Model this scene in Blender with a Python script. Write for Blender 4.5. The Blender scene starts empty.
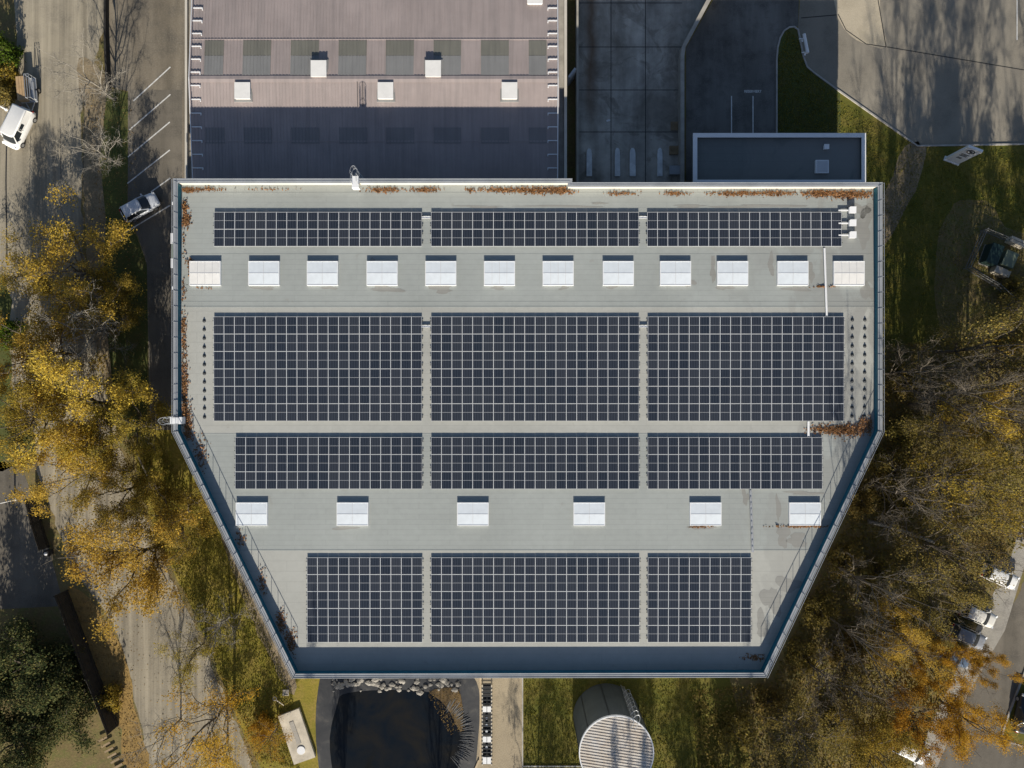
import bpy, math, random
import numpy as np
from mathutils import Vector, Matrix, Euler

R = math.radians
PI = math.pi
scene = bpy.context.scene
COL = scene.collection
CAMZ, D, ZR = 76.5, 68.0, 8.5
SUN_EL = 21.8

# ------------------------------------------------------------------ helpers
def P(px, py, z=0.0):
    k = 0.1 * (CAMZ - z) / D
    return Vector(((px - 512) * k, (384 - py) * k, z))

def PL(pts, z=0.0):
    return [tuple(P(a, b, z)[:2]) for a, b in pts]

class MB:
    def __init__(s):
        s.v = []; s.f = []; s.m = []
    def quad(s, pts, mi=0):
        n = len(s.v); s.v += [tuple(p) for p in pts]; s.f.append(tuple(range(n, n + len(pts)))); s.m.append(mi)
    def obox(s, c, size, rz=0.0, mi=0, rx=0.0, ry=0.0, mt=None):
        e = Euler((rx, ry, rz)).to_matrix(); n = len(s.v); c = Vector(c)
        for dz in (-.5, .5):
            for dx, dy in ((-.5, -.5), (.5, -.5), (.5, .5), (-.5, .5)):
                s.v.append(tuple(c + e @ Vector((dx * size[0], dy * size[1], dz * size[2]))))
        for q in ((3, 2, 1, 0), (4, 5, 6, 7), (0, 1, 5, 4), (1, 2, 6, 5), (2, 3, 7, 6), (3, 0, 4, 7)):
            s.f.append(tuple(n + i for i in q))
        s.m += [mi, mi if mt is None else mt] + [mi] * 4
    def box(s, x0, x1, y0, y1, z0, z1, mi=0, mt=None):
        s.obox(((x0 + x1) / 2, (y0 + y1) / 2, (z0 + z1) / 2), (abs(x1 - x0), abs(y1 - y0), z1 - z0), 0, mi, mt=mt)
    def bar(s, a, b, w, h, mi=0):          # box from a to b (w sideways, h upward)
        a = Vector(a); b = Vector(b); d = b - a; L = d.length
        rz = math.atan2(d.y, d.x); ry = -math.asin(max(-1, min(1, d.z / L)))
        s.obox((a + b) / 2, (L, w, h), rz, mi, 0, ry)
    def prism(s, poly, z0, z1, mi=0, mt=None, cap0=True):
        a = sum(poly[i][0] * poly[(i + 1) % len(poly)][1] - poly[(i + 1) % len(poly)][0] * poly[i][1] for i in range(len(poly)))
        if a < 0: poly = poly[::-1]
        n = len(s.v); k = len(poly)
        s.v += [(p[0], p[1], z0) for p in poly] + [(p[0], p[1], z1) for p in poly]
        for i in range(k):
            j = (i + 1) % k
            s.f.append((n + i, n + j, n + k + j, n + k + i)); s.m.append(mi)
        s.f.append(tuple(n + k + i for i in range(k))); s.m.append(mi if mt is None else mt)
        if cap0: s.f.append(tuple(n + k - 1 - i for i in range(k))); s.m.append(mi)
    def ring(s, outer, inner, z0, z1, mi=0, mt=None, mi_in=None):
        k = len(outer); mt = mi if mt is None else mt; mi_in = mi if mi_in is None else mi_in
        for i in range(k):
            j = (i + 1) % k
            o0, o1, a0, a1 = outer[i], outer[j], inner[i], inner[j]
            s.quad([(*o0, z1), (*o1, z1), (*a1, z1), (*a0, z1)], mt)
            s.quad([(*o0, z0), (*o1, z0), (*o1, z1), (*o0, z1)], mi)
            s.quad([(*a1, z0), (*a0, z0), (*a0, z1), (*a1, z1)], mi_in)
            s.quad([(*o1, z0), (*o0, z0), (*a0, z0), (*a1, z0)], mi)
    def tube(s, pts, rad, n=6, mi=0, cap=True):
        pts = [Vector(p) for p in pts]; k = len(pts)
        if not hasattr(rad, '__len__'): rad = [rad] * k
        base = len(s.v)
        for i, p in enumerate(pts):
            d = (pts[min(i + 1, k - 1)] - pts[max(i - 1, 0)])
            if d.length < 1e-9: d = Vector((0, 0, 1))
            d.normalize()
            u = d.cross(Vector((0, 0, 1)) if abs(d.z) < .9 else Vector((1, 0, 0))).normalized(); w = d.cross(u)
            for q in range(n):
                a = 2 * PI * q / n
                s.v.append(tuple(p + (u * math.cos(a) + w * math.sin(a)) * rad[i]))
        for i in range(k - 1):
            for q in range(n):
                r = (q + 1) % n
                s.f.append((base + i * n + q, base + i * n + r, base + (i + 1) * n + r, base + (i + 1) * n + q)); s.m.append(mi)
        if cap:
            s.f.append(tuple(base + n - 1 - q for q in range(n))); s.m.append(mi)
            s.f.append(tuple(base + (k - 1) * n + q for q in range(n))); s.m.append(mi)
    def cyl(s, c, r, z0, z1, n=24, mi=0, r1=None, mt=None):
        r1 = r if r1 is None else r1; b = len(s.v)
        for z, rr in ((z0, r), (z1, r1)):
            s.v += [(c[0] + rr * math.cos(2 * PI * i / n), c[1] + rr * math.sin(2 * PI * i / n), z) for i in range(n)]
        for i in range(n):
            j = (i + 1) % n; s.f.append((b + i, b + j, b + n + j, b + n + i)); s.m.append(mi)
        s.f.append(tuple(b + n + i for i in range(n))); s.m.append(mi if mt is None else mt)
        s.f.append(tuple(b + n - 1 - i for i in range(n))); s.m.append(mi)
    def loft(s, rings, mi=0):
        b = len(s.v); n = len(rings[0])
        for r in rings: s.v += [tuple(p) for p in r]
        for i in range(len(rings) - 1):
            for q in range(n):
                r = (q + 1) % n
                s.f.append((b + i * n + q, b + i * n + r, b + (i + 1) * n + r, b + (i + 1) * n + q)); s.m.append(mi)
        s.f.append(tuple(b + n - 1 - q for q in range(n))); s.m.append(mi)
        s.f.append(tuple(b + (len(rings) - 1) * n + q for q in range(n))); s.m.append(mi)
    def mesh(s, name, mats, smooth=False, off=(0, 0, 0)):
        me = bpy.data.meshes.new(name)
        v = [(a - off[0], b - off[1], c - off[2]) for a, b, c in s.v] if any(off) else s.v
        me.from_pydata(v, [], s.f)
        if not isinstance(mats, (list, tuple)): mats = [mats]
        for m in mats: me.materials.append(m)
        me.polygons.foreach_set('material_index', s.m)
        if smooth: me.polygons.foreach_set('use_smooth', [True] * len(s.f))
        me.update(); return me
    def build(s, name, mats, parent=None, smooth=False, origin=None):
        """link as ONE object; vertices are world coordinates, the parent chain is unrotated"""
        off = Vector((0, 0, 0)); p = parent
        while p is not None: off += p.location; p = p.parent
        if origin is not None:
            loc = Vector(origin) - off; me = s.mesh(name, mats, smooth, Vector(origin))
        else:
            loc = Vector((0, 0, 0)); me = s.mesh(name, mats, smooth, off)
        o = bpy.data.objects.new(name, me); COL.objects.link(o); o.location = loc
        if parent is not None: o.parent = parent
        return o

def tag(o, label=None, cat=None, group=None, kind=None):
    if label: o['label'] = label
    if cat: o['category'] = cat
    if group: o['group'] = group
    if kind: o['kind'] = kind
    return o
def thing(name, label, cat, loc=(0, 0, 0), rz=0.0, group=None):
    o = bpy.data.objects.new(name, None); COL.objects.link(o); o.location = loc; o.rotation_euler = (0, 0, rz)
    o.empty_display_size = .3
    return tag(o, label, cat, group)
def kids(o): return [c for c in ALLKIDS.get(o.name, [])]
ALLKIDS = {}
def copy_tree(o, parent=None):
    c = o.copy(); COL.objects.link(c)
    if parent is not None: c.parent = parent
    for ch in list(o.children): copy_tree(ch, c)
    return c
def structure(name, poly, z, mat, thick=None):
    b = MB()
    if thick: b.prism(poly, z - thick, z, 0)
    else:
        a = sum(poly[i][0] * poly[(i + 1) % len(poly)][1] - poly[(i + 1) % len(poly)][0] * poly[i][1] for i in range(len(poly)))
        if a < 0: poly = poly[::-1]
        b.quad([(x, y, z) for x, y in poly])
    return tag(b.build(name, mat), kind='structure')

def inset(poly, d):
    """inward offset of a closed polygon (mitred)"""
    a = sum(poly[i][0] * poly[(i + 1) % len(poly)][1] - poly[(i + 1) % len(poly)][0] * poly[i][1] for i in range(len(poly)))
    sg = 1 if a > 0 else -1; out = []; k = len(poly)
    for i in range(k):
        p0, p1, p2 = Vector(poly[i - 1]), Vector(poly[i]), Vector(poly[(i + 1) % k])
        d1 = (p1 - p0).normalized(); d2 = (p2 - p1).normalized()
        n1 = Vector((-d1.y, d1.x)) * sg; n2 = Vector((-d2.y, d2.x)) * sg
        m = n1 + n2; m = m / max(1e-6, m.dot(n1))
        out.append(tuple(p1 + m * d))
    return out
def clip(poly, axis, val, keep_less):
    out = []
    for i in range(len(poly)):
        a, b = poly[i], poly[(i + 1) % len(poly)]
        ia = (a[axis] <= val) == keep_less; ib = (b[axis] <= val) == keep_less
        if ia: out.append(a)
        if ia != ib:
            t = (val - a[axis]) / (b[axis] - a[axis]); out.append((a[0] + t * (b[0] - a[0]), a[1] + t * (b[1] - a[1])))
    return out
def smooth_poly(pts, n=4, closed=True):
    out = []; k = len(pts)
    rng = range(k if closed else k - 1)
    for i in rng:
        p0, p1, p2, p3 = (Vector(pts[(i + j) % k] if closed else pts[max(0, min(k - 1, i + j))]) for j in (-1, 0, 1, 2))
        for q in range(n):
            t = q / n
            out.append(tuple(.5 * ((2 * p1) + (p2 - p0) * t + (2 * p0 - 5 * p1 + 4 * p2 - p3) * t * t + (3 * p1 - p0 - 3 * p2 + p3) * t ** 3)))
    if not closed: out.append(tuple(pts[-1]))
    return out

# ------------------------------------------------------------------ materials
class N:
    def __init__(s, name):
        m = bpy.data.materials.new(name); m.use_nodes = True; s.m = m; s.t = m.node_tree
        s.b = s.t.nodes['Principled BSDF']; s.o = s.t.nodes['Material Output']
    def n(s, typ, **kw):
        x = s.t.nodes.new(typ)
        for k, v in kw.items(): setattr(x, k, v)
        return x
    def l(s, a, b): s.t.links.new(a, b)
    def coord(s, world=True, scale=(1, 1, 1), rot=(0, 0, 0)):
        mp = s.n('ShaderNodeMapping'); mp.inputs['Scale'].default_value = scale; mp.inputs['Rotation'].default_value = rot
        if world: g = s.n('ShaderNodeNewGeometry'); s.l(g.outputs['Position'], mp.inputs[0])
        else: g = s.n('ShaderNodeTexCoord'); s.l(g.outputs['Object'], mp.inputs[0])
        return mp.outputs[0]
    def noise(s, co, scale, detail=4, rough=.55, dist=0.0):
        x = s.n('ShaderNodeTexNoise'); x.inputs['Scale'].default_value = scale; x.inputs['Detail'].default_value = detail
        x.inputs['Roughness'].default_value = rough; x.inputs['Distortion'].default_value = dist
        s.l(co, x.inputs['Vector']); return x.outputs['Fac']
    def ramp(s, fac, stops):
        x = s.n('ShaderNodeValToRGB'); e = x.color_ramp.elements
        while len(e) > 1: e.remove(e[-1])
        for i, (p, c) in enumerate(stops):
            q = e[0] if i == 0 else e.new(p)
            q.position = p; q.color = (c, c, c, 1) if not hasattr(c, '__len__') else (*c, 1)
        s.l(fac, x.inputs[0]); return x.outputs[0]
    def mix(s, fac, a, b, mode='MIX'):
        x = s.n('ShaderNodeMix', data_type='RGBA', blend_type=mode)
        for sock, v in ((x.inputs[0], fac), (x.inputs[6], a), (x.inputs[7], b)):
            if hasattr(v, 'is_linked'): s.l(v, sock)
            elif hasattr(v, '__len__'): sock.default_value = (*v, 1)
            else: sock.default_value = v
        return x.outputs[2]
    def math(s, op, a, b=0.0, clamp=False):
        x = s.n('ShaderNodeMath', operation=op, use_clamp=clamp)
        for sock, v in ((x.inputs[0], a), (x.inputs[1], b)):
            if hasattr(v, 'is_linked'): s.l(v, sock)
            else: sock.default_value = v
        return x.outputs[0]
    def bump(s, h, strength=.3, dist=.05):
        x = s.n('ShaderNodeBump'); x.inputs['Strength'].default_value = strength; x.inputs['Distance'].default_value = dist
        s.l(h, x.inputs['Height']); s.l(x.outputs[0], s.b.inputs['Normal'])
    def done(s, col=None, rough=.8, metal=0.0, spec=.35):
        if col is not None:
            if hasattr(col, 'is_linked'): s.l(col, s.b.inputs['Base Color'])
            else: s.b.inputs['Base Color'].default_value = (*col, 1)
        if hasattr(rough, 'is_linked'): s.l(rough, s.b.inputs['Roughness'])
        else: s.b.inputs['Roughness'].default_value = rough
        s.b.inputs['Metallic'].default_value = metal
        s.b.inputs['Specular IOR Level'].default_value = spec
        return s.m

def sc(c, k): return tuple(min(1, x * k) for x in c)
def plain(name, c, rough=.7, var=.12, scale=1.5, metal=0.0, spec=.35, world=True, bump=0.0):
    a = N(name); co = a.coord(world); f = a.noise(co, scale, 6, .6)
    col = a.ramp(f, [(.3, sc(c, 1 - var)), (.7, sc(c, 1 + var))])
    if bump: a.bump(a.noise(co, scale * 6, 3), bump, .03)
    return a.done(col, rough, metal, spec)

def ground_mat(name, cols, patch=.08, mid=.6, fine=5.0, streak=None, bump=.3, rough=.95, dist=.6):
    """cols = four colours: patches a-b, and c-d breaking through; all at world scale"""
    a = N(name); co = a.coord()
    p = a.noise(co, patch, 5, .6, dist); q = a.noise(co, mid, 5, .65); r = a.noise(co, fine, 4, .7)
    c1 = a.mix(a.ramp(p, [(.4, 0.), (.6, 1.)]), cols[0], cols[1])
    c2 = a.mix(a.ramp(q, [(.45, 0.), (.68, 1.)]), c1, cols[2])
    c3 = a.mix(a.ramp(r, [(.45, 0.), (.75, .8)]), c2, cols[3])
    if streak:
        s_ = a.noise(a.coord(True, streak[0], (0, 0, streak[2] if len(streak) > 2 else 0)), 1.0, 6, .6, .2)
        c3 = a.mix(1.0, c3, a.ramp(s_, [(.3, 1 - streak[1]), (.7, 1 + streak[1] * .3)]), 'MULTIPLY')
    a.bump(a.math('ADD', a.math('MULTIPLY', q, .6), r), bump, .12)
    return a.done(c3, rough, 0, .2)

def leaf_mat(name, cols, trans=.42):
    a = N(name); g = a.n('ShaderNodeNewGeometry'); k = len(cols)
    c = a.ramp(g.outputs['Random Per Island'], [(i / max(1, k - 1), q) for i, q in enumerate(cols)])
    oi = a.n('ShaderNodeObjectInfo')
    hs = a.n('ShaderNodeHueSaturation')
    mr = a.n('ShaderNodeMapRange'); a.l(oi.outputs['Random'], mr.inputs[0]); mr.inputs[3].default_value = .494; mr.inputs[4].default_value = .51
    mv = a.n('ShaderNodeMapRange'); a.l(oi.outputs['Random'], mv.inputs[0]); mv.inputs[3].default_value = .85; mv.inputs[4].default_value = 1.15
    a.l(mr.outputs[0], hs.inputs['Hue']); a.l(mv.outputs[0], hs.inputs['Value']); a.l(c, hs.inputs['Color'])
    c = hs.outputs[0]
    d = a.n('ShaderNodeBsdfDiffuse'); t = a.n('ShaderNodeBsdfTranslucent'); mx = a.n('ShaderNodeMixShader'); mx.inputs[0].default_value = trans
    a.l(c, d.inputs[0]); a.l(c, t.inputs[0]); a.l(d.outputs[0], mx.inputs[1]); a.l(t.outputs[0], mx.inputs[2])
    a.l(mx.outputs[0], a.o.inputs[0]); return a.m

M = {}
M['soil'] = ground_mat('woodland floor', [(.15, .115, .055), (.19, .15, .065), (.14, .145, .045), (.26, .19, .09)], .12, .9, 4)
M['lawn'] = ground_mat('autumn lawn', [(.10, .105, .02), (.15, .135, .026), (.20, .155, .04), (.075, .095, .016)], .1, .5, 4, bump=.35)
M['lawn_yellow'] = ground_mat('dry yellow lawn', [(.2, .175, .028), (.26, .21, .035), (.31, .225, .06), (.14, .14, .02)], .12, .6, 4, bump=.35)
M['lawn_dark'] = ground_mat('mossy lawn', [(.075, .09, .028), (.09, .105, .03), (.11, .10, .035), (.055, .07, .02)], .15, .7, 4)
M['gravel_road'] = ground_mat('worn tan road', [(.335, .295, .22), (.385, .34, .255), (.275, .245, .19), (.41, .365, .285)], .05, .35, 6, ((1.3, .03, 1), .5), .12)
M['asphalt'] = ground_mat('grey asphalt', [(.15, .135, .112), (.18, .16, .13), (.12, .108, .09), (.21, .19, .155)], .06, .4, 8, ((.5, .05, 1), .3), .1)
M['asphalt_pale'] = ground_mat('pale worn asphalt', [(.245, .222, .18), (.285, .258, .21), (.205, .186, .152), (.305, .276, .226)], .05, .3, 7, ((.3, .06, 1), .15), .1)
M['parking'] = ground_mat('brown worn parking asphalt', [(.20, .172, .13), (.25, .215, .165), (.15, .135, .11), (.29, .255, .2)], .07, .35, 6, ((.5, .06, 1), .4), .12)
M['asphalt_dark'] = ground_mat('dark asphalt', [(.15, .145, .135), (.18, .175, .162), (.10, .097, .09), (.20, .195, .18)], .07, .45, 7, ((.5, .06, 1), .4), .1)
M['sand_patch'] = ground_mat('sandy paving', [(.42, .37, .275), (.46, .40, .30), (.38, .33, .245), (.5, .44, .34)], .1, .5, 7)
M['path'] = ground_mat('tan gravel path', [(.33, .275, .19), (.37, .31, .215), (.28, .235, .165), (.41, .345, .25)], .1, .5, 6, None, .2)
M['dirt'] = ground_mat('bare earth', [(.22, .175, .11), (.28, .22, .14), (.16, .13, .08), (.33, .27, .18)], .2, .8, 5)
M['leafslope'] = ground_mat('leaf covered bank', [(.26, .17, .06), (.32, .21, .07), (.18, .12, .05), (.36, .24, .09)], .2, 1., 5)
M['mud'] = ground_mat('leafy mud', [(.095, .07, .038), (.135, .092, .045), (.065, .05, .03), (.2, .13, .06)], .4, 1.5, 6)
M['cobble'] = ground_mat('pale cobbles', [(.30, .28, .24), (.35, .33, .29), (.24, .225, .20), (.38, .36, .32)], .2, 1., 6)
M['kerb'] = plain('kerb stone', (.38, .36, .33), .9, .2, 1.2, bump=.1)
M['kerb_tan'] = plain('timber edging', (.48, .38, .25), .85, .15, 1.5)
M['paint'] = plain('road paint', (.62, .62, .60), .7, .25, 3.)
M['concrete'] = plain('concrete', (.36, .34, .30), .9, .22, .8, bump=.1)
M['concrete_pale'] = plain('pale concrete', (.52, .47, .38), .9, .25, 1.0, bump=.1)
M['fence_grey'] = plain('dull grey rail', (.16, .16, .155), .7, .1, 2)
M['guide'] = plain('light painted concrete', (.66, .68, .68), .8, .2, 1.2)
M['galv'] = plain('galvanised steel', (.5, .52, .54), .45, .1, 2, metal=.5)
M['white_metal'] = plain('white coated metal', (.78, .79, .8), .45, .05, 1)
M['coping'] = plain('grey metal coping', (.34, .36, .38), .5, .12, .6, metal=.2)
M['cladding'] = plain('shade tinted cladding', (.018, .13, .19), .5, .08, .5)  # blue of the shaded parapet insides, put into the base colour
M['wall_grey'] = plain('grey wall', (.30, .31, .32), .8, .1, .4)
M['wall_tan'] = plain('pale rendered wall', (.55, .51, .44), .85, .1, .5)
M['dark'] = plain('dark rubber', (.02, .02, .022), .6, .1, 2)
M['black_metal'] = plain('dark steel', (.04, .045, .05), .5, .1, 2)
M['glass_dark'] = plain('tinted glass', (.02, .025, .03), .08, .05, 1, spec=.6, world=False)
M['rim'] = plain('alloy', (.45, .46, .47), .35, .05, 2, metal=.7, world=False)
M['rust'] = plain('rusty steel', (.22, .10, .045), .9, .35, 3)
M['wood'] = plain('weathered wood', (.30, .22, .13), .85, .25, 2)
M['bark'] = plain('bark', (.13, .11, .085), .95, .3, 4, world=False)
M['bark_pale'] = plain('pale bark', (.24, .22, .185), .95, .25, 4, world=False)
M['rock'] = plain('pale rock', (.30, .28, .245), .9, .3, 1.2, bump=.3)
M['fence_dark'] = plain('dark stained timber', (.035, .032, .028), .85, .3, 2)
M['green_paint'] = plain('dark green paint', (.018, .04, .038), .5, .15, 1)
M['pale_green'] = plain('pale green sheet', (.15, .185, .135), .6, .15, 1)
M['tan_tarp'] = plain('tan plywood', (.42, .29, .16), .8, .15, 2, world=False)

def membrane(name, c, bw, bh):
    a = N(name); co = a.coord()
    br = a.n('ShaderNodeTexBrick'); a.l(co, br.inputs['Vector'])
    br.inputs['Scale'].default_value = 1.0; br.inputs['Brick Width'].default_value = bw; br.inputs['Row Height'].default_value = bh
    br.inputs['Mortar Size'].default_value = .022; br.inputs['Mortar Smooth'].default_value = .4
    br.inputs['Color1'].default_value = (*sc(c, .985), 1); br.inputs['Color2'].default_value = (*sc(c, 1.015), 1); br.inputs['Mortar'].default_value = (*sc(c, .84), 1)
    n1 = a.noise(co, .09, 6, .6, .5); n2 = a.noise(co, 1.4, 6, .65)
    k = a.mix(1.0, br.outputs['Color'], a.ramp(n1, [(.3, .9), (.7, 1.06)]), 'MULTIPLY')
    k = a.mix(1.0, k, a.ramp(n2, [(.3, .95), (.7, 1.04)]), 'MULTIPLY')
    # dried ponding and dirt marks towards the wooded side of the roof
    sx = a.n('ShaderNodeSeparateXYZ'); g = a.n('ShaderNodeNewGeometry'); a.l(g.outputs['Position'], sx.inputs[0])
    edge = a.math('MULTIPLY', a.math('SUBTRACT', sx.outputs[0], 18.), .045, True)
    blot = a.ramp(a.math('ADD', a.noise(a.coord(True, (1, .55, 1)), .28, 6, .6, .8), a.math('MULTIPLY', edge, .22)), [(.56, 0.), (.62, 1.)])
    blot2 = a.math('MULTIPLY', blot, a.math('MULTIPLY', edge, .75, True))
    k = a.mix(blot2, k, sc((.25, .25, .235), 1.0))
    spots = a.ramp(a.noise(co, .8, 3, .5, .4), [(.70, 0.), (.76, .35)])
    k = a.mix(spots, k, (.26, .25, .22))
    return a.done(k, .75, 0, .3)
M['roof_a'] = membrane('grey roofing sheet', (.345, .368, .352), 6.2, .52)
M['stain'] = membrane('dirt stained roofing sheet', (.285, .285, .265), 6.2, .52)
M['roof_b'] = membrane('warm grey roofing felt', (.395, .40, .37), 9., 1.04)

def corrugated(name, c, stain):
    a = N(name); co = a.coord()
    s1 = a.noise(a.coord(True, (2.2, .10, 1)), 1.0, 6, .65); s2 = a.noise(co, .25, 5, .6)
    k = a.mix(a.ramp(s1, [(.42, 0.), (.75, .75)]), c, stain)
    k = a.mix(1.0, k, a.ramp(s2, [(.3, .88), (.7, 1.08)]), 'MULTIPLY')
    return a.done(k, .7, 0, .3)
M['hall_roof'] = corrugated('weathered mauve corrugated sheet', (.385, .325, .308), (.265, .235, .225))
M['hall_low'] = corrugated('shade toned rooflight sheet', (.27, .245, .235), (.21, .19, .185))  # rooflights on the shaded slope, their weak contrast in shade put into the colour
M['hall_light'] = corrugated('dull translucent sheet', (.20, .195, .165), (.13, .13, .115))
M['hall_stain'] = corrugated('grey replacement sheet', (.25, .25, .245), (.20, .20, .20))
M['annex_roof'] = membrane('dark annex roofing', (.165, .18, .175), 4., .8)

def tank_mat():
    a = N('ribbed pale tank lid'); co = a.coord(); n1 = a.noise(co, .5, 5, .6); n2 = a.noise(co, 4, 4, .6)
    k = a.mix(a.ramp(n1, [(.35, 0.), (.65, 1.)]), (.64, .61, .56), (.60, .53, .44)); k = a.mix(a.ramp(n2, [(.55, 0.), (.8, .5)]), k, (.4, .3, .2))
    return a.done(k, .7, 0, .3)
M['tank_lid'] = tank_mat()
M['tank_side'] = plain('slate tank cladding', (.085, .10, .105), .6, .12, .6)

def water():
    a = N('dark pond water'); co = a.coord()
    k = a.ramp(a.noise(co, .25, 5, .6, .6), [(.4, (.006, .009, .013)), (.7, (.018, .016, .012))])
    a.bump(a.noise(co, 2.5, 3), .06, .02)
    return a.done(k, .06, 0, .25)
M['water'] = water()
def liner():
    a = N('pond liner'); co = a.coord(True, (1, 1, 1))
    k = a.ramp(a.noise(co, .6, 6, .65, .5), [(.35, (.014, .016, .02)), (.55, (.032, .033, .035)), (.7, (.085, .08, .07)), (.8, (.17, .16, .14))])
    return a.done(k, .45, 0, .5)
M['liner'] = liner()
M['fold'] = plain('creased foil', (.20, .20, .195), .5, .3, 1.5)

def yard():
    a = N('stained concrete yard'); co = a.coord()
    p = a.noise(co, .12, 6, .65, .8); q = a.noise(co, .7, 6, .65); v = a.noise(a.coord(True, (.5, .06, 1)), 1., 5, .6)
    k = a.ramp(p, [(.35, (.27, .245, .205)), (.52, (.43, .40, .345)), (.7, (.55, .515, .45))])
    k = a.mix(1.0, k, a.ramp(q, [(.3, .75), (.7, 1.1)]), 'MULTIPLY'); k = a.mix(1.0, k, a.ramp(v, [(.35, .65), (.65, 1.08)]), 'MULTIPLY')
    stn = a.ramp(a.noise(co, .35, 7, .7, 1.2), [(.52, 0.), (.62, .55)]); k = a.mix(stn, k, (.14, .125, .10))
    sx = a.n('ShaderNodeSeparateXYZ'); g = a.n('ShaderNodeNewGeometry'); a.l(g.outputs['Position'], sx.inputs[0])
    # rusty run-off band along the thin wall
    wob = a.math('MULTIPLY', a.math('SUBTRACT', a.noise(co, .25, 4), .5), 2.2)
    dx = a.math('ABSOLUTE', a.math('ADD', a.math('SUBTRACT', sx.outputs[0], 8.9), wob))
    band = a.math('SUBTRACT', 1.0, a.math('MULTIPLY', dx, 1.1), True)
    band = a.math('MULTIPLY', band, a.math('MULTIPLY', a.math('SUBTRACT', sx.outputs[1], 27.), .14, True))
    k = a.mix(a.math('MULTIPLY', band, .7), k, (.11, .055, .02))
    return a.done(k, .75, 0, .4)
M['yard'] = yard()
M['joint'] = plain('slab joint', (.035, .035, .035), .9, .1, 2)

def cell():
    a = N('solar cells'); co = a.coord(False); sx = a.n('ShaderNodeSeparateXYZ'); a.l(co, sx.inputs[0])
    fx = a.math('FRACT', a.math('MULTIPLY', a.math('ADD', sx.outputs[0], 5.0), 1 / .165))
    lx = a.math('LESS_THAN', a.math('ABSOLUTE', a.math('SUBTRACT', fx, .5)), .12)
    fy = a.math('FRACT', a.math('MULTIPLY', a.math('ADD', sx.outputs[1], 5.0), 1 / .083))
    ly = a.math('LESS_THAN', fy, .06)
    oi = a.n('ShaderNodeObjectInfo')
    c = a.ramp(oi.outputs['Random'], [(0., (.012, .019, .030)), (.5, (.020, .026, .037)), (1., (.030, .036, .046))])
    k = a.mix(a.math('MULTIPLY', lx, .7), c, (.085, .095, .125)); k = a.mix(a.math('MULTIPLY', ly, .25), k, (.09, .09, .1))
    return a.done(k, .22, 0, .45)
M['cell'] = cell()
M['alu'] = plain('anodised frame', (.76, .78, .80), .45, .04, 2, metal=0, world=False)

def skylight_mat(name, c, rough=.35):
    a = N(name); co = a.coord(False); n1 = a.noise(co, 1.1, 5, .6, .5)
    k = a.ramp(n1, [(.3, sc(c, .90)), (.65, c)]); return a.done(k, rough, 0, .4)
M['sky_white'] = skylight_mat('white translucent acrylic', (.73, .785, .83))
M['sky_cream'] = skylight_mat('cream translucent acrylic', (.82, .81, .78))
M['bar'] = plain('grey glazing bar', (.56, .57, .59), .5, .05, 2, world=False)

M['leaf_gold'] = leaf_mat('golden leaves', [(.32, .235, .06), (.50, .345, .065), (.66, .455, .075), (.57, .375, .06), (.31, .25, .08)])
M['leaf_olive'] = leaf_mat('yellow green leaves', [(.20, .165, .045), (.31, .24, .045), (.41, .31, .05), (.26, .20, .05), (.52, .35, .05)])
M['leaf_brown'] = leaf_mat('brown autumn leaves', [(.18, .135, .05), (.26, .19, .06), (.33, .23, .06), (.20, .16, .055), (.28, .24, .08)])
M['leaf_orange'] = leaf_mat('orange leaves', [(.34, .21, .035), (.50, .29, .035), (.56, .31, .035), (.30, .19, .045)])
M['leaf_wood'] = leaf_mat('dull olive brown leaves', [(.16, .135, .045), (.25, .20, .055), (.33, .25, .06), (.20, .165, .06), (.28, .22, .09)])
M['leaf_green'] = leaf_mat('dark evergreen leaves', [(.04, .058, .026), (.07, .088, .036), (.11, .12, .05), (.15, .145, .055), (.2, .17, .07)])
M['leaf_fresh'] = leaf_mat('green leaves', [(.05, .09, .015), (.09, .14, .02), (.14, .17, .025)])
M['leaf_litter'] = leaf_mat('fallen leaves', [(.20, .105, .05), (.29, .145, .06), (.15, .085, .05), (.34, .19, .10), (.25, .105, .045)], .1)
M['leaf_tan'] = leaf_mat('tan fallen leaves', [(.22, .14, .05), (.33, .22, .08), (.16, .10, .04), (.28, .2, .1)], .1)
M['leaf_floor'] = leaf_mat('undergrowth leaves', [(.14, .12, .035), (.21, .16, .05), (.29, .21, .07), (.17, .13, .045), (.22, .20, .06)])
M['grass'] = leaf_mat('grass blades', [(.13, .13, .022), (.19, .165, .028), (.25, .2, .04), (.10, .11, .018)], .25)

# ------------------------------------------------------------------ world, sun, camera
w = bpy.data.worlds.new("World"); scene.world = w; w.use_nodes = True
nt = w.node_tree; bg = nt.nodes['Background']
sky = nt.nodes.new('ShaderNodeTexSky'); sky.sky_type = 'NISHITA'; sky.sun_disc = False
sky.sun_elevation = R(SUN_EL); sky.sun_rotation = R(180); sky.air_density = .8; sky.dust_density = .9; sky.ozone_density = 1.0; sky.altitude = 300
nt.links.new(sky.outputs[0], bg.inputs[0]); bg.inputs[1].default_value = .066
sl = bpy.data.lights.new('sun', 'SUN'); sl.energy = 4.8; sl.angle = R(.5); sl.color = (1, .92, .79)
so = bpy.data.objects.new('sun', sl); COL.objects.link(so); so.rotation_euler = (R(90 - SUN_EL), 0, 0); so.location = (0, -60, 60)
cd = bpy.data.cameras.new('camera'); cd.sensor_width = 36; cd.lens = 36 * D / 102.4; cd.clip_end = 1500; cd.clip_start = .5
co_ = bpy.data.objects.new('camera', cd); COL.objects.link(co_); co_.location = (0, 0, CAMZ); scene.camera = co_
vs = scene.view_settings; vs.view_transform = 'Standard'; vs.look = 'None'; vs.gamma = 1; vs.exposure = 0.68; vs.use_curve_mapping = False
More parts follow.
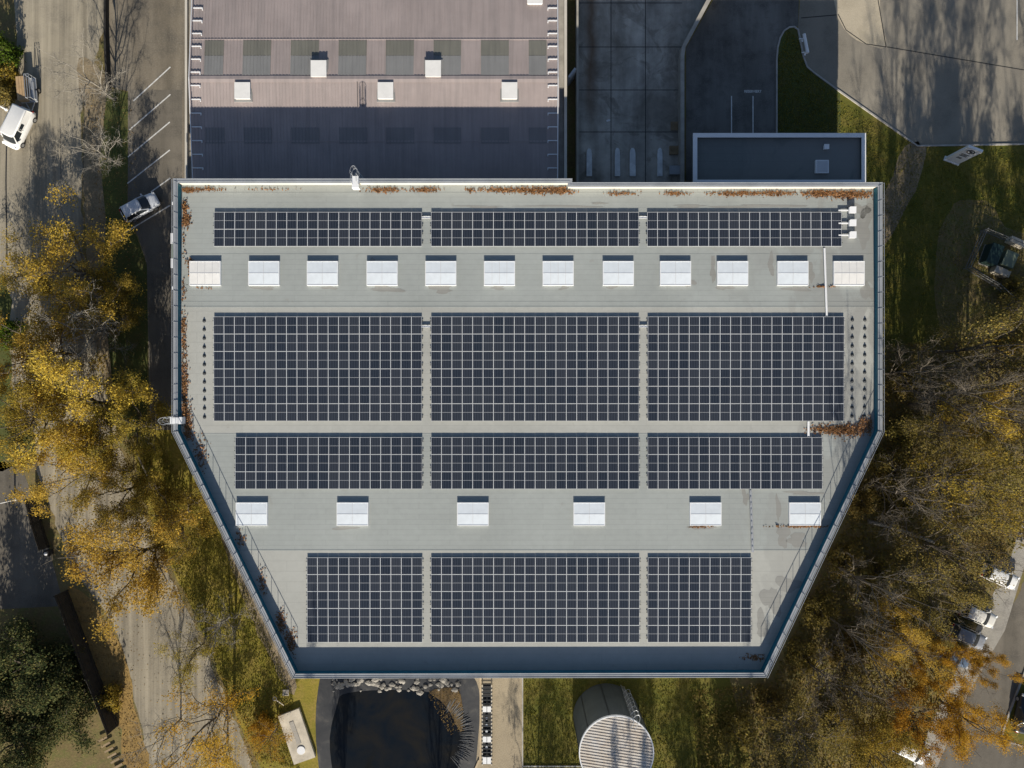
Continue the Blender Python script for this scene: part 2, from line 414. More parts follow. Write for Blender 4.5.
scene.cycles.max_bounces = 6; scene.cycles.diffuse_bounces = 3; scene.cycles.transparent_max_bounces = 6
scene.cycles.use_denoising = True; scene.cycles.denoising_prefilter = 'ACCURATE'

# ------------------------------------------------------------------ ground sheets
structure('ground', [(-260, -260), (260, -260), (260, 260), (-260, 260)], 0, M['soil'])
L1, L2, L3, L4, L5 = .004, .008, .012, .016, .020
JR = random.Random(4)
def sm(pts, z, n=4):
    q = PL(smooth_poly(pts, n), 0); out = []
    for i in range(len(q)):
        a, c = Vector(q[i]), Vector(q[(i + 1) % len(q)]); k = max(1, min(40, int((c - a).length / .8)))
        for j in range(k): out.append(tuple(a.lerp(c, j / k) + Vector((JR.gauss(0, .13), JR.gauss(0, .13)))))
    return out
# street with parking on the road side
structure('street', sm([(14, -60), (16, 20), (19, 70), (15, 98), (-60, 112), (-60, 250), (0, 300), (14, 400), (40, 480), (72, 565), (112, 622), (130, 680), (150, 768), (172, 860),
    (290, 860), (254, 768), (222, 690), (192, 622), (158, 550), (128, 470), (103, 380), (86, 280), (82, 200), (83, 100), (100, 40), (104, -60)], L1), L1, M['gravel_road'])
structure('verge_earth', sm([(78, 60), (100, 70), (108, 92), (112, 200), (118, 300), (122, 420), (104, 380), (88, 290), (84, 200), (83, 120)], L2), L2, M['dirt'])
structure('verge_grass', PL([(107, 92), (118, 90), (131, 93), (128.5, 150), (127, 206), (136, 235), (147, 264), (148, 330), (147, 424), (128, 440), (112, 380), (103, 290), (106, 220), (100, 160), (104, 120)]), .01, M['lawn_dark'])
structure('parking_strip', PL([(106, -70), (262, -70), (262, 428), (150, 428), (148, 330), (147, 265), (131, 206), (128, 205), (131, 92), (107, 86)]), L3, M['parking'])
structure('service_lane_patch', PL([(128, 90), (182, 90), (182, 430), (152, 430), (147, 265), (128, 204)]), L4, M['asphalt'])
structure('lawn_beside_street', sm([(150, 424), (262, 424), (330, 600), (330, 700), (316, 800), (282, 800), (250, 745), (222, 680), (194, 612), (162, 545), (136, 470)], L1), L2, M['lawn_yellow'])
structure('bare_earth_strip', sm([(222, 540), (232, 548), (262, 600), (292, 662), (296, 690), (288, 690), (268, 655), (248, 610)], L3), L3, M['dirt'])
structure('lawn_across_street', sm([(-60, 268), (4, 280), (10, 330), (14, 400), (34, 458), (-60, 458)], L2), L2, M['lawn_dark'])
structure('driveway', PL([(-60, 462), (20, 462), (34, 500), (50, 552), (64, 606), (-60, 612)]), L2, M['asphalt'])
structure('garden_lawn', PL([(-60, 612), (64, 606), (112, 735), (130, 800), (-60, 800)]), .006, M['soil'])
structure('leafy_bank', sm([(66, 596), (90, 600), (120, 645), (134, 700), (148, 770), (128, 770), (116, 720)], L2), L2, M['leafslope'])
ISL = [(776.5, 170), (776.5, 60), (777.5, 48), (780, 38), (784, 31), (789, 27.5), (794, 27), (798, 30), (800, 40), (803, 56), (807, 67), (814, 73), (840, 92)]
# yard, access road, car park
structure('loading_yard', PL([(577, -60), (720, -60), (711, 0), (684, 46), (684, 192), (577, 192)]), L1, M['yard'])
structure('access_road', PL([(722, -60), (713, 0), (686, 48), (686, 190), (782, 190), (777, 134), (777, 48), (784, 30), (798, 26), (801, -60)]), L1, M['asphalt_dark'])
structure('car_park', PL([(801, -60), (800, 0), (798, 28), (800, 40), (803, 56), (807, 67), (814, 73), (840, 92), (917, 146), (1100, 143), (1100, -60)]), L2, M['asphalt_pale'])
structure('sandy_patch', PL(smooth_poly([(834, -30), (835, 6), (841, 24), (852, 37), (866, 44), (886, 47), (880, 15), (876, -30)], 3)), L3, M['sand_patch'])
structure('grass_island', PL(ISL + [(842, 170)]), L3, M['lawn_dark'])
structure('lawn_by_car_park', PL([(838, 90), (917, 145.5), (1100, 142.5), (1100, 330), (900, 345), (840, 345)]), L1, M['lawn'])
structure('worn_path', sm([(905, 148), (925, 148), (916, 190), (890, 235), (872, 260), (860, 240), (885, 195)], L2), L2, M['dirt'])
structure('trodden_earth', sm([(955, 205), (985, 200), (1005, 225), (1040, 250), (1040, 310), (985, 345), (945, 340), (935, 290), (938, 240)], L2), L3, M['soil'])
# bottom strip
structure('gravel_path', PL([(462, 640), (522, 640), (522, 800), (456, 800), (466, 740)]), L1, M['path'])
structure('lawn_by_tank', PL([(523, 640), (720, 640), (760, 800), (523, 800)]), L1, M['lawn'])
structure('pond_liner', PL(smooth_poly([(318, 690), (335, 668), (420, 660), (462, 668), (479, 690), (478, 740), (470, 790), (440, 830), (340, 830), (318, 760)], 4)), L4, M['liner'])
structure('pond_water', PL(smooth_poly([(337, 705), (348, 693), (400, 690), (436, 694), (452, 706), (463, 726), (461, 752), (440, 800), (350, 800), (330, 750)], 4)), .03, M['water'])
structure('muddy_bank', PL(smooth_poly([(430, 693), (440, 688), (458, 690), (463, 712), (461, 732), (450, 712), (440, 700)], 3)), .045, M['mud'])
# street beyond the wood
structure('back_street', sm([(1060, 500), (1020, 590), (1000, 632), (965, 695), (930, 770), (900, 850), (990, 850), (1040, 770), (1100, 740), (1100, 500)], L1), L1, M['asphalt'])
structure('parking_bay', PL([(1022, 520), (1036, 528), (1005, 630), (968, 694), (936, 770), (912, 770), (935, 715), (985, 610), (1010, 560)]), L2, M['cobble'])
structure('corner_island', PL(smooth_poly([(1036, 640), (1022, 680), (1004, 730), (1006, 738), (1022, 744), (1070, 760), (1070, 640)], 3)), .12, M['lawn'], .11)

def strip(name, pts, wdt, z0, z1, mat, kind='structure', n=1, closed=False, zt=None):
    pts = smooth_poly(pts, n, False) if n > 1 else pts
    pp = [Vector(p) for p in PL(pts, zt if zt is not None else 0)]
    Lft, Rgt = [], []
    for i, p in enumerate(pp):
        d = (pp[min(i + 1, len(pp) - 1)] - pp[max(i - 1, 0)]).normalized(); nn = Vector((-d.y, d.x)) * wdt / 2
        Lft.append(tuple(p + nn)); Rgt.append(tuple(p - nn))
    b = MB(); b.prism(Lft + Rgt[::-1], z0, z1); o = b.build(name, mat)
    if kind: tag(o, kind=kind)
    return o
strip('island_kerb', ISL + [(917, 146), (1100, 143)], .17, 0, .12, M['kerb'])
strip('path_kerb', [(522.5, 660), (522.5, 800)], .14, 0, .12, M['kerb'])
strip('tank_lawn_kerb', [(523.5, 766), (586, 766)], .14, 0, .11, M['kerb'])
strip('pond_edging', [(480.5, 660), (480.5, 750), (479, 760), (474, 772), (470, 790)], .2, 0, .14, M['kerb_tan'], n=2)
strip('corner_kerb', [(1035, 640), (1021, 680), (1003, 729), (1004.5, 739), (1022, 746), (1070, 763)], .2, 0, .14, M['kerb'], n=3)
wall_pts = [(104.5, -60), (104.5, 40), (106.5, 88)]
# painted marks
PK = [((133.5, 101), (170.5, 67)), ((129.5, 130), (170.5, 94.5)), ((128, 157), (170, 122)), ((127.5, 183.5), (170, 150)), ((151, 192), (170.5, 178)), ((123, 234), (170, 205.5))]
b = MB()
for a_, c_ in PK:
    p, q = P(*a_), P(*c_); b.bar((p.x, p.y, .0235), (q.x, q.y, .0235), .13, .003)
for x in (731.5, 753):
    b.box(P(x, 0).x - .06, P(x, 0).x + .06, P(0, 134).y, P(0, 96).y, .0085, .0115)
b.bar(P(1017, 0, 0) + Vector((0, 0, .012)), P(1017, 40, 0) + Vector((0, 0, .012)), .12, .003)
tag(b.build('painted_lines', M['paint']), kind='structure')
cu = bpy.data.curves.new('painted_word', 'FONT'); cu.body = 'RESERVIERT'; cu.offset = .012; cu.size = .50; cu.align_x = 'CENTER'; cu.extrude = .001; cu.space_character = 1.0
to = bpy.data.objects.new('painted_word', cu); COL.objects.link(to); p = P(752.8, 92.6); to.location = (p.x, p.y, .012); cu.materials.append(M['paint']); tag(to, kind='structure')
to.scale = (.74, .8, 1)
b = MB()
for x in (611, 645.5):
    b.box(P(x, 0).x - .04, P(x, 0).x + .04, P(0, 184).y, P(0, -50).y, .0055, .0085)
for y in (3, 47, 90, 132):
    b.box(P(579, 0).x, P(682, 0).x, P(0, y).y - .04, P(0, y).y + .04, .006, .009)
tag(b.build('yard_joints', M['joint']), kind='structure')
b = MB()
for pts in ([(801, 18), (836, 15)], [(887, 47), (1024, 70)], [(838, 14), (846, 30), (866, 44), (886, 47), (878, 0)]):
    pp = [P(*q) for q in pts]
    for i in range(len(pp) - 1): b.bar((pp[i].x, pp[i].y, .0145), (pp[i + 1].x, pp[i + 1].y, .0145), .1, .003)
tag(b.build('car_park_joints', M['joint']), kind='structure')
b = MB()
for pts in ([(7, 118), (6, 180), (7, 260)], [(84, 92), (84, 140), (83, 190)], [(60, 118), (61, 180)], [(31, 130), (29, 200)]):
    pp = [P(*q) for q in pts]
    for i in range(len(pp) - 1): b.bar((pp[i].x, pp[i].y, .009), (pp[i + 1].x, pp[i + 1].y, .009), .16 if pts[0][0] == 7 else .05, .003)
tag(b.build('street_cracks', M['joint']), kind='structure')

# ------------------------------------------------------------------ main building
ZP = 9.35
OUT = PL([(173.2, 178.6), (572, 178.6), (572, 182.4), (882.4, 182.4), (882.4, 432), (766.3, 677.2), (293, 678.2), (173.2, 432)], ZP)[::-1]   # counter-clockwise
INN = inset(OUT, .40)
def zr(Y):
    t = [(20.2, 8.40), (7.7, 8.56), (-5.0, 8.46), (-16.6, 8.58), (-28.8, 8.40)]
    if Y >= t[0][0]: return t[0][1]
    for (y0, z0), (y1, z1) in zip(t, t[1:]):
        if Y >= y1: return z0 + (z1 - z0) * (Y - y0) / (y1 - y0)
    return t[-1][1]
bld = thing('flat_roofed_hall', 'large grey flat roofed hall with angled sides, topped by solar arrays', 'building', (0, 0, 0))
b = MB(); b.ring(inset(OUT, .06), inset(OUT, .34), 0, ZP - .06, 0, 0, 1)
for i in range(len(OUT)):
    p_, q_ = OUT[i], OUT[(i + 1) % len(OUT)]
    if q_[0] < p_[0] - 3 and p_[1] > 0: b.m[i * 4 + 2] = 2  # sun-facing inner face stays pale: its lit tone is set by material
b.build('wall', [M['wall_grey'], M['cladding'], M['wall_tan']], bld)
b = MB()
o1 = inset(OUT, -.03); i1 = inset(OUT, .43)
b.ring(o1, i1, ZP - .058, ZP)
b.ring(inset(OUT, .0), inset(OUT, .045), ZP + .002, ZP + .04); b.ring(inset(OUT, .2), inset(OUT, .24), ZP + .002, ZP + .03)
b.build('coping', M['coping'], bld)
b = MB(); RI = inset(OUT, .342)
ys = [40, 7.7, -5.0, -16.6, -40]
for i in range(4):
    pl = clip(clip(RI, 1, ys[i], True), 1, ys[i + 1], False)
    b.quad([(x, y, zr(y)) for x, y in pl], i % 2)
b.build('roof', [M['roof_a'], M['roof_b']], bld)
random.seed(21); b = MB()
for px, py, rx, ry in [(264, 288.3, 9, 2), (330, 288, 7, 1.6), (386, 289.3, 15, 3), (441, 289, 12, 3.6), (498, 288, 7, 1.8), (564, 288, 5, 1.6), (612, 287.5, 5, 1.4), (690, 283, 5, 3.5), (713, 270, 3, 11), (724, 288, 8, 2), (771, 264, 3.5, 9), (811, 273, 3.5, 9), (797, 289, 11, 2.4),
                       (190.5, 270, 3, 8), (372, 262, 2.4, 5), (864, 225, 9, 18), (868, 292, 7, 9), (862, 210, 8, 7), (745, 497, 3, 8), (778, 508, 2.2, 14), (783, 535, 7, 9), (796, 540, 11, 6), (700, 527.5, 12, 1.8), (345, 528, 14, 1.4), (772, 600, 9, 14), (788, 585, 10, 9), (762, 625, 6, 12), (803, 493, 16, 2), (560, 206, 34, 1.2), (760, 206, 40, 1.6), (690, 206, 16, 1.6), (480, 206.5, 22, 1.2), (600, 203, 10, .8), (842, 434, 8, 3)]:
    n_ = 26; ph = [random.uniform(0, 6) for _ in range(4)]; pl = []
    for i in range(n_):
        a_ = 2 * PI * i / n_; rr = 1 + .26 * math.sin(2 * a_ + ph[0]) + .22 * math.sin(3 * a_ + ph[1]) + .12 * math.sin(5 * a_ + ph[2]) + random.uniform(-.14, .14)
        w_ = P(px + rx * rr * math.cos(a_), py + ry * rr * math.sin(a_), ZR); pl.append((w_.x, w_.y, zr(w_.y) + .006))
    b = MB(); b.quad(pl[::-1]); b.build('roof_stain', M['stain'], bld)
b = MB()     # seams where the roof planes fold
def roof_span(Y):
    xs = []
    for i in range(len(RI)):
        a, c = RI[i], RI[(i + 1) % len(RI)]
        if (a[1] - Y) * (c[1] - Y) < 0: xs.append(a[0] + (Y - a[1]) / (c[1] - a[1]) * (c[0] - a[0]))
    return min(xs), max(xs)
for Y in (7.7, -5.0, -16.6):
    x0, x1 = roof_span(Y)
    b.box(x0 + .02, x1 - .02, Y - .06, Y + .06, zr(Y) - .02, zr(Y) + .012)
for py in (192.5, 254, 302):
    Y = P(0, py, ZR).y; x0, x1 = roof_span(Y); b.box(x0 + .02, x1 - .02, Y - .02, Y + .02, zr(Y) - .01, zr(Y) + .008)
b.build('roof_seam', M['roof_a'], bld)
# railing on the coping of the street side and wooded side
def railing(pts):
    b = MB(); pts = [Vector((*p, ZP)) for p in pts]
    for a, c in zip(pts, pts[1:]):
        L = (c - a).length; n = max(1, round(L / 1.5))
        for i in range(n + 1):
            q = a + (c - a) * i / n
            b.tube([q - Vector((0, 0, .3)), q + Vector((0, 0, .88))], .026, 6)
            ctr = (Vector((0, 0, q.z)) - q); ctr.z = 0; ctr.normalize()
            b.bar(q + Vector((0, 0, .03)) - ctr * .22, q + Vector((0, 0, .03)) + ctr * .14, .05, .03)
        b.tube([a + Vector((0, 0, .88)), c + Vector((0, 0, .88))], .026, 6)
    return b
IR = inset(OUT, .30)
def near(px, py): 
    q = Vector(P(px, py, ZP)[:2]); return min(IR, key=lambda p: (Vector(p) - q).length)
NW, WK, SW, SE, EK, NE = near(172, 178), near(172, 432), near(292, 678), near(767, 677), near(884, 432), near(884, 182)
railing([NW, WK, SW]).build('railing', M['galv'], bld)
railing([SE, EK, NE]).build('railing', M['galv'], bld)
# skylights
def skylight(cx, cy, w_, d_, cols, mat, lab=None):
    c = P(cx, cy, ZR); z = zr(c.y); h = .23
    b = MB(); x0, x1, y0, y1 = c.x - w_ / 2, c.x + w_ / 2, c.y - d_ / 2, c.y + d_ / 2
    oo = [(x0, y0), (x1, y0), (x1, y1), (x0, y1)]
    ii = inset(oo, .07)
    b.ring(oo, ii, z - .02, z + h)
    o = b.build('skylight', M['white_metal'], bld)
    if lab: o['label'] = lab
    g = MB(); zt = z + h - .02; zm = zt + .05; (a0, c0), (a1, c1) = ii[0], ii[2]; ym = (c0 + c1) / 2
    g.quad([(a0, c0, zt), (a1, c0, zt), (a1, ym, zm), (a0, ym, zm)]); g.quad([(a0, ym, zm), (a1, ym, zm), (a1, c1, zt), (a0, c1, zt)])
    g.quad([(a0, c0, zt), (a0, ym, zm), (a0, c1, zt)]); g.quad([(a1, c1, zt), (a1, ym, zm), (a1, c0, zt)])
    gp = g.build('pane', mat, o, origin=c)
    k = MB(); k.box(a0, a1, ym - .02, ym + .02, zm + .002, zm + .012)
    for i in range(1, cols):
        x = a0 + (a1 - a0) * i / cols
        k.bar((x, c0, zt + .012), (x, ym - .03, zm + .012), .03, .02); k.bar((x, ym + .03, zm + .012), (x, c1, zt + .012), .03, .02)
    k.build('glazing_bar', M['bar'], o)
NS = [206, 264.6, 323, 382.5, 441, 499.5, 558, 618, 675, 732, 792, 848]
for i, x in enumerate(NS):
    skylight(x, 273.6, 3.1, 2.42, 4 if i in (0, 5, 6, 11) else 2, M['sky_cream'] if i in (0, 11) else M['sky_white'],
             'cream skylight with closely spaced glazing bars' if i in (0, 11) else None)
for x in (252.5, 353, 473, 589, 705, 804): skylight(x, 513.6, 3.15, 2.3, 2, M['sky_white'])
# roof anchors
def anchor(px, py):
    c = P(px, py, ZR); z = zr(c.y); b = MB(); b.cyl(c, .17, z, z + .04, 10); b.cyl(c, .14, z + .04, z + .15, 8, 0, .06); b.build('roof_anchor', M['black_metal'], bld, origin=(c.x, c.y, z))
for i in range(12):
    anchor(204.5, 321 + 8.75 * i); anchor(852, 320 + 8.75 * i); anchor(864.5, 320 + 8.75 * i)
# caged ladders
def cage_ladder(px, py, nx, ny, plate):
    c = P(px, py, ZP); n_ = Vector((nx, ny, 0)); t = Vector((-ny, nx, 0)); b = MB(); q = Vector((c.x, c.y, 0))
    for s_ in (-.25, .25):
        b.tube([q + n_ * .25 + t * s_ + Vector((0, 0, .3)), q + n_ * .25 + t * s_ + Vector((0, 0, 10.3)), q - n_ * .5 + t * s_ * 1.2 + Vector((0, 0, 10.35)), q - n_ * .6 + t * s_ * 1.2 + Vector((0, 0, 9.3))], .025, 6)
    for i in range(34): b.tube([q + n_ * .25 + t * -.25 + Vector((0, 0, .5 + .27 * i)), q + n_ * .25 + t * .25 + Vector((0, 0, .5 + .27 * i))], .014, 5)
    o = b.build('ladder', M['galv'], bld)
    k = MB()
    def arc(z): return [q + n_ * (.25 + .75 * math.sin(PI * i / 8)) + t * (-.37 * math.cos(PI * i / 8)) + Vector((0, 0, z)) for i in range(9)]
    for i in range(10): k.tube(arc(2.6 + .85 * i), .02, 5)
    for j in (1, 3, 4, 5, 7): k.tube([arc(2.6)[j], arc(2.6 + .85 * 9)[j]], .014, 4)
    k.build('safety_cage', M['galv'], o)
    k = MB(); a = math.atan2(ny, nx); k.obox(q - n_ * .35 + Vector((0, 0, ZP + .07)), (1.15, .68, .05), a); k.obox(q - n_ * .9 + Vector((0, 0, ZP - .3)), (.08, .68, .7), a)
    k.build('step_plate', M['white_metal'], o)
cage_ladder(355.5, 178.6, 0, 1, 1)
cage_ladder(172.7, 420.5, -1, 0, 1)
# bits bracketed to the street wall
WX = OUT[0][0] if False else P(173.2, 300, ZP).x
def lamp(py):
    Y = P(172, py, ZP).y; b = MB(); b.bar((WX, Y, 8.6), (WX - .32, Y, 8.6), .06, .06); b.obox((WX - .36, Y, 8.58), (.36, .62, .14)); o = b.build('wall_lamp', M['black_metal'], bld)
    k = MB(); k.obox((WX - .36, Y, 8.665), (.24, .3, .03)); k.build('lamp_cover', M['white_metal'], o)
lamp(201.5); lamp(287)
def canopy(py0, py1, mat, nm, out):
    Y0, Y1 = P(172, py0, ZP).y, P(172, py1, ZP).y; b = MB(); b.box(WX - out, WX + .06, Y1, Y0, 8.5, 8.62)
    for y in (Y0 - .15, Y1 + .15): b.bar((WX - out + .1, y, 8.5), (WX + .05, y, 8.0), .05, .05)
    b.build(nm, mat, bld)
canopy(231.5, 242, M['white_metal'], 'canopy', .62); canopy(257, 266.5, M['white_metal'], 'canopy', .6); canopy(242.3, 256.7, M['pale_green'], 'canopy', .56)
b = MB(); b.tube([(WX - .45, P(0, 196, ZP).y, 8.45), (WX - .45, P(0, 300, ZP).y, 8.45)], .03, 6)
for py in range(196, 301, 13): b.bar((WX + .05, P(0, py, ZP).y, 8.45), (WX - .45, P(0, py, ZP).y, 8.45), .04, .04)
b.build('cable_rail', M['galv'], bld)

# ------------------------------------------------------------------ solar arrays
MW, MH = 1.036, 1.715
def module_mb():
    b = MB(); f = .021; x, y = MW / 2 - .006, MH / 2 - .006
    b.quad([(-x + f, -y + f, .03), (x - f, -y + f, .03), (x - f, y - f, .03), (-x + f, y - f, .03)], 0)
    b.ring([(-x, -y), (x, -y), (x, y), (-x, y)], [(-x + f, -y + f), (x - f, -y + f), (x - f, y - f), (-x + f, y - f)], 0, .038, 1)
    b.box(-x + f, x - f, -.008, .008, .028, .033, 1)
    b.quad([(-x + f, -y + f, .004), (-x + f, y - f, .004), (x - f, y - f, .004), (x - f, -y + f, .004)], 2)
    return b
MODB = module_mb(); MODULE = MODB.mesh('solar_panel', [M['cell'], M['alu'], M['white_metal']])
def solar_array(x0, x1, y0, y1, cols, rows, label):
    pw = (x1 - x0) * .1 / cols; ph = (y1 - y0) * .1 / rows
    z0 = ZR + .2; c = P((x0 + x1) / 2, (y0 + y1) / 2, z0)
    root = thing('solar_array', label, 'solar array', (c.x, c.y, zr(c.y)), 0, 'solar arrays on the flat roof')
    X0 = P(x0, 0, z0).x; Y0 = P(0, y0, z0).y; k = 0; left = MB()
    for r in range(rows):
        Yc = Y0 - (r + .5) * ph; zc = zr(Yc) + .14; tilt = math.atan2(zr(Yc + .4) - zr(Yc - .4), .8)
        for q in range(cols):
            Xc = X0 + (q + .5) * pw
            if k < 100:
                o = bpy.data.objects.new('solar_panel', MODULE); COL.objects.link(o); o.parent = root
                o.location = (Xc - c.x, Yc - c.y, zc - zr(c.y)); o.rotation_euler = (tilt + random.gauss(0, .002), random.gauss(0, .002), 0); o.scale = (pw / MW, ph / MH, 1)
            else:
                n = len(left.v); left.v += [(Xc - c.x + a * pw / MW, Yc - c.y + b_ * ph / MH, zc - zr(c.y) + d) for a, b_, d in MODB.v]
                left.f += [tuple(n + i for i in f) for f in MODB.f]; left.m += MODB.m
            k += 1
        for s_ in (-.27, .27):
            m = MB(); yy = Yc + s_ * ph; zz = zr(yy); m.box(X0 - .12, X0 + cols * pw + .12, yy - .03, yy + .03, zz + .075, zz + .135)
            for q in range(0, cols + 1, 2): m.box(X0 + q * pw - .05, X0 + q * pw + .05, yy - .1, yy + .1, zz, zz + .073)
            m.build('mounting_rail', M['black_metal'], root)
    if left.v:
        o = bpy.data.objects.new('solar_panel', left.mesh('solar_panels', [M['cell'], M['alu'], M['white_metal']])); COL.objects.link(o); o.parent = root; o['kind'] = 'stuff'
random.seed(3)
for a in [
  (213.6, 421.2, 211.8, 246.2, 20, 2, 'long solar array two panels deep, nearest the caged ladder and the street'),
  (431, 638.4, 211.8, 246.2, 20, 2, 'long solar array two panels deep, middle of the three along the pitched hall'),
  (647.4, 841.4, 211.8, 246.2, 19, 2, 'solar array two panels deep, next to three small white boxes'),
  (213.6, 421.2, 316.6, 420.8, 20, 6, 'large solar array six panels deep beside a single row of black anchors'),
  (431, 638.6, 316.6, 420.8, 20, 6, 'large solar array six panels deep at the centre of the roof'),
  (647.8, 843.6, 316.6, 420.8, 19, 6, 'large solar array six panels deep beside two rows of black anchors'),
  (235, 421.6, 437.3, 488.9, 18, 3, 'solar array three panels deep near the slanted street side parapet'),
  (431, 638.6, 437.3, 488.9, 20, 3, 'solar array three panels deep, middle one above the skylights'),
  (647.8, 822, 437.3, 488.9, 17, 3, 'solar array three panels deep near the slanted parapet by the wood'),
  (307, 422, 557.4, 642.4, 11, 5, 'small solar array five panels deep above the pond'),
  (431, 639, 557.4, 642.4, 20, 5, 'wide solar array five panels deep between two smaller ones'),
  (647.8, 751, 557.4, 642.4, 10, 5, 'small solar array five panels deep with tree shadow at its corner')]:
    solar_array(*a)

# cable trays and roof boxes
def tray(x0, y0, x1, y1, label, w_=.17, mat='white_metal', h=.12, ladder=False):
    a, c = P(x0, y0, ZR + .15), P(x1, y1, ZR + .15); b = MB(); a.z = zr(a.y) + h; c.z = zr(c.y) + h
    d = (c - a).normalized(); n_ = Vector((-d.y, d.x, 0)); L = (c - a).length
    b.bar(a, c, w_, .012, 0)
    for s_ in (-1, 1): b.bar(a + n_ * s_ * w_ / 2 + Vector((0, 0, .03)), c + n_ * s_ * w_ / 2 + Vector((0, 0, .03)), .02, .07, 0)
    for i in range(max(2, int(L / .6))):
        q = a + (c - a) * (i + .3) / max(2, int(L / .6)); b.obox((q.x, q.y, q.z - h / 2), (.08, .08, h), 0, 1)
        if ladder: b.obox((q.x + random.uniform(-.03, .03), q.y, q.z + .04), (.10, .3, .05), random.uniform(-.2, .2), 0)
    o = b.build('cable_tray', [M[mat], M['black_metal']], None, origin=((a + c) / 2)); tag(o, label, 'cable tray', 'cable trays on the roof')
tray(421.5, 217.3, 430.5, 217.3, 'short white cable tray bridging the two panel deep arrays nearest the street')
tray(638.8, 217.3, 647.2, 217.3, 'short white cable tray joining the two panel deep arrays nearest the annex')
tray(421.5, 326.5, 430.5, 326.5, 'short white cable tray bridging the six panel deep arrays nearest the street')
tray(638.8, 326.5, 647.4, 326.5, 'short white cable tray bridging the six panel deep arrays nearest the wood')
tray(824.5, 248, 826.5, 316, 'long white cable tray running past a skylight between two arrays', .17, 'white_metal')
tray(808.6, 421.5, 808.6, 436.5, 'short white cable tray crossing the roof valley beside rusty leaves', .2)
tray(750.5, 490, 752.5, 552, 'grey cluttered cable tray between the last two skylights', .22, 'galv', .1, True)
for i, (y, lab) in enumerate(((209.5, 'small white box on the roof, closest to the parapet of the annex side'), (222.5, 'small white box on the roof, middle of three at the array end'), (234.5, 'brightest small white box on the roof, closest to the skylights'))):
    c = P(853.4, y, ZR + .4); z = zr(c.y); r_ = thing('junction_box', lab, 'electrical box', (c.x, c.y, z), 0, 'white boxes at the array end')
    m = MB(); m.box(c.x - .33, c.x + .33, c.y - .3, c.y + .3, z + .06, z + .32); m.build('housing', M['white_metal'], r_)
    m = MB(); m.obox((c.x, c.y, z + .345), (.7, .66, .03), 0, 0, R(3)); m.build('lid', M['white_metal'], r_)
    m = MB(); m.box(c.x - 1.35, c.x - .34, c.y - .07, c.y + .05, z + .1, z + .2); m.build('conduit', M['white_metal'], r_)
    m = MB(); m.box(c.x - .26, c.x + .26, c.y - .26, c.y + .26, z, z + .058); m.cyl((c.x - .36, c.y + .3), .05, z, z + .5, 8); m.build('foot', M['black_metal'], r_)

# ------------------------------------------------------------------ pitched hall
hall = thing('pitched_hall', 'old mauve corrugated hall with a shallow ridge roof, half in shadow', 'building', (0, 0, 0))
HX0, HX1 = P(191.5, 79, 5.8).x, P(558.5, 79, 5.8).x
RY, RZ = 31.5, 6.22; SL = .079; YS, YN = P(0, 178.6, ZP).y + .06, 52.0
def hz(Y): return RZ - SL * abs(Y - RY)
def hall_patch(b, x0, x1, y0, y1, dz, mi=0):
    b.quad([(x0, y0, hz(y0) + dz), (x1, y0, hz(y0) + dz), (x1, y1, hz(y1) + dz), (x0, y1, hz(y1) + dz)], mi)
b = MB(); b.box(HX0 + .1, HX1 - .1, YS, YN - .3, 0, hz(YN) - .1); b.box(HX0 - .84, HX0 - .6, YS, YN, 0, 5.5); b.box(HX1 + .62, HX1 + .9, YS, YN, 0, 5.5)
b.build('wall', M['wall_tan'], hall)
b = MB(); hall_patch(b, HX0, HX1, YS, RY, 0); hall_patch(b, HX0, HX1, RY, YN, 0)
n_ = int((HX1 - HX0) / .34)
for i in range(n_ + 1):
    x = HX0 + (HX1 - HX0) * i / n_
    for y0, y1 in ((YS, RY - .15), (RY + .15, YN)):
        q0, q1 = (x, y0, hz(y0) + .012), (x, y1, hz(y1) + .012); b.bar(q0, q1, .09, .035)
for Y in (P(0, 41.3, 5.5).y, P(0, 143, 5.2).y):
    b.obox(((HX0 + HX1) / 2, Y, hz(Y) + .02), (HX1 - HX0, .10, .05), 0)
b.build('roof', M['hall_roof'], hall)
b = MB()
for s_ in (-1, 1):
    b.quad([(HX0, RY, RZ + .075), (HX1, RY, RZ + .075), (HX1, RY + s_ * .35, RZ + .03), (HX0, RY + s_ * .35, RZ + .03)][::s_])
b.build('ridge_cap', M['hall_roof'], hall)
for x0, x1 in ((207, 225), (245, 272), (292.5, 319.5), (340, 367), (387, 414), (434.5, 461), (481.5, 508.5), (529, 546)):
    for (ya, yb, mat, nm) in ((42, 57.5, 'hall_light', 'rooflight'), (57.8, 77.5, 'hall_stain', 'roof_sheet'), (128.5, 144, 'hall_low', 'rooflight')):
        b = MB(); X0, X1 = P(x0, 0, 5.6).x, P(x1, 0, 5.6).x; Y0, Y1 = P(0, yb, 5.6).y, P(0, ya, 5.6).y
        if Y0 < RY < Y1: Y0 = RY + .36
        hall_patch(b, X0, X1, Y0, Y1, .034)
        k_ = round((X1 - X0) / .34)
        for i in range(k_ + 1):
            x = X0 + (X1 - X0) * i / k_; b.bar((x, Y0, hz(Y0) + .045), (x, Y1, hz(Y1) + .045), .08, .03)
        b.build(nm, M[mat], hall)
for px, py in ((319.5, 70), (433.5, 70), (243.5, 91.8), (386, 91.8), (509.5, 91.8), (535, -6)):
    c = P(px, py, 6.1); z = hz(c.y); b = MB()
    b.box(c.x - .95, c.x + .95, c.y - 1.05, c.y + 1.05, z - .1, z + .025, 1); b.box(c.x - .76, c.x + .76, c.y - .8, c.y + .8, z + .02, z + .26)
    o = b.build('roof_vent', [M['sky_cream'], M['hall_stain']], hall)
    m = MB(); m.obox((c.x, c.y, z + .285), (1.62, 1.7, .05), 0); m.build('lid', M['sky_cream'], o)
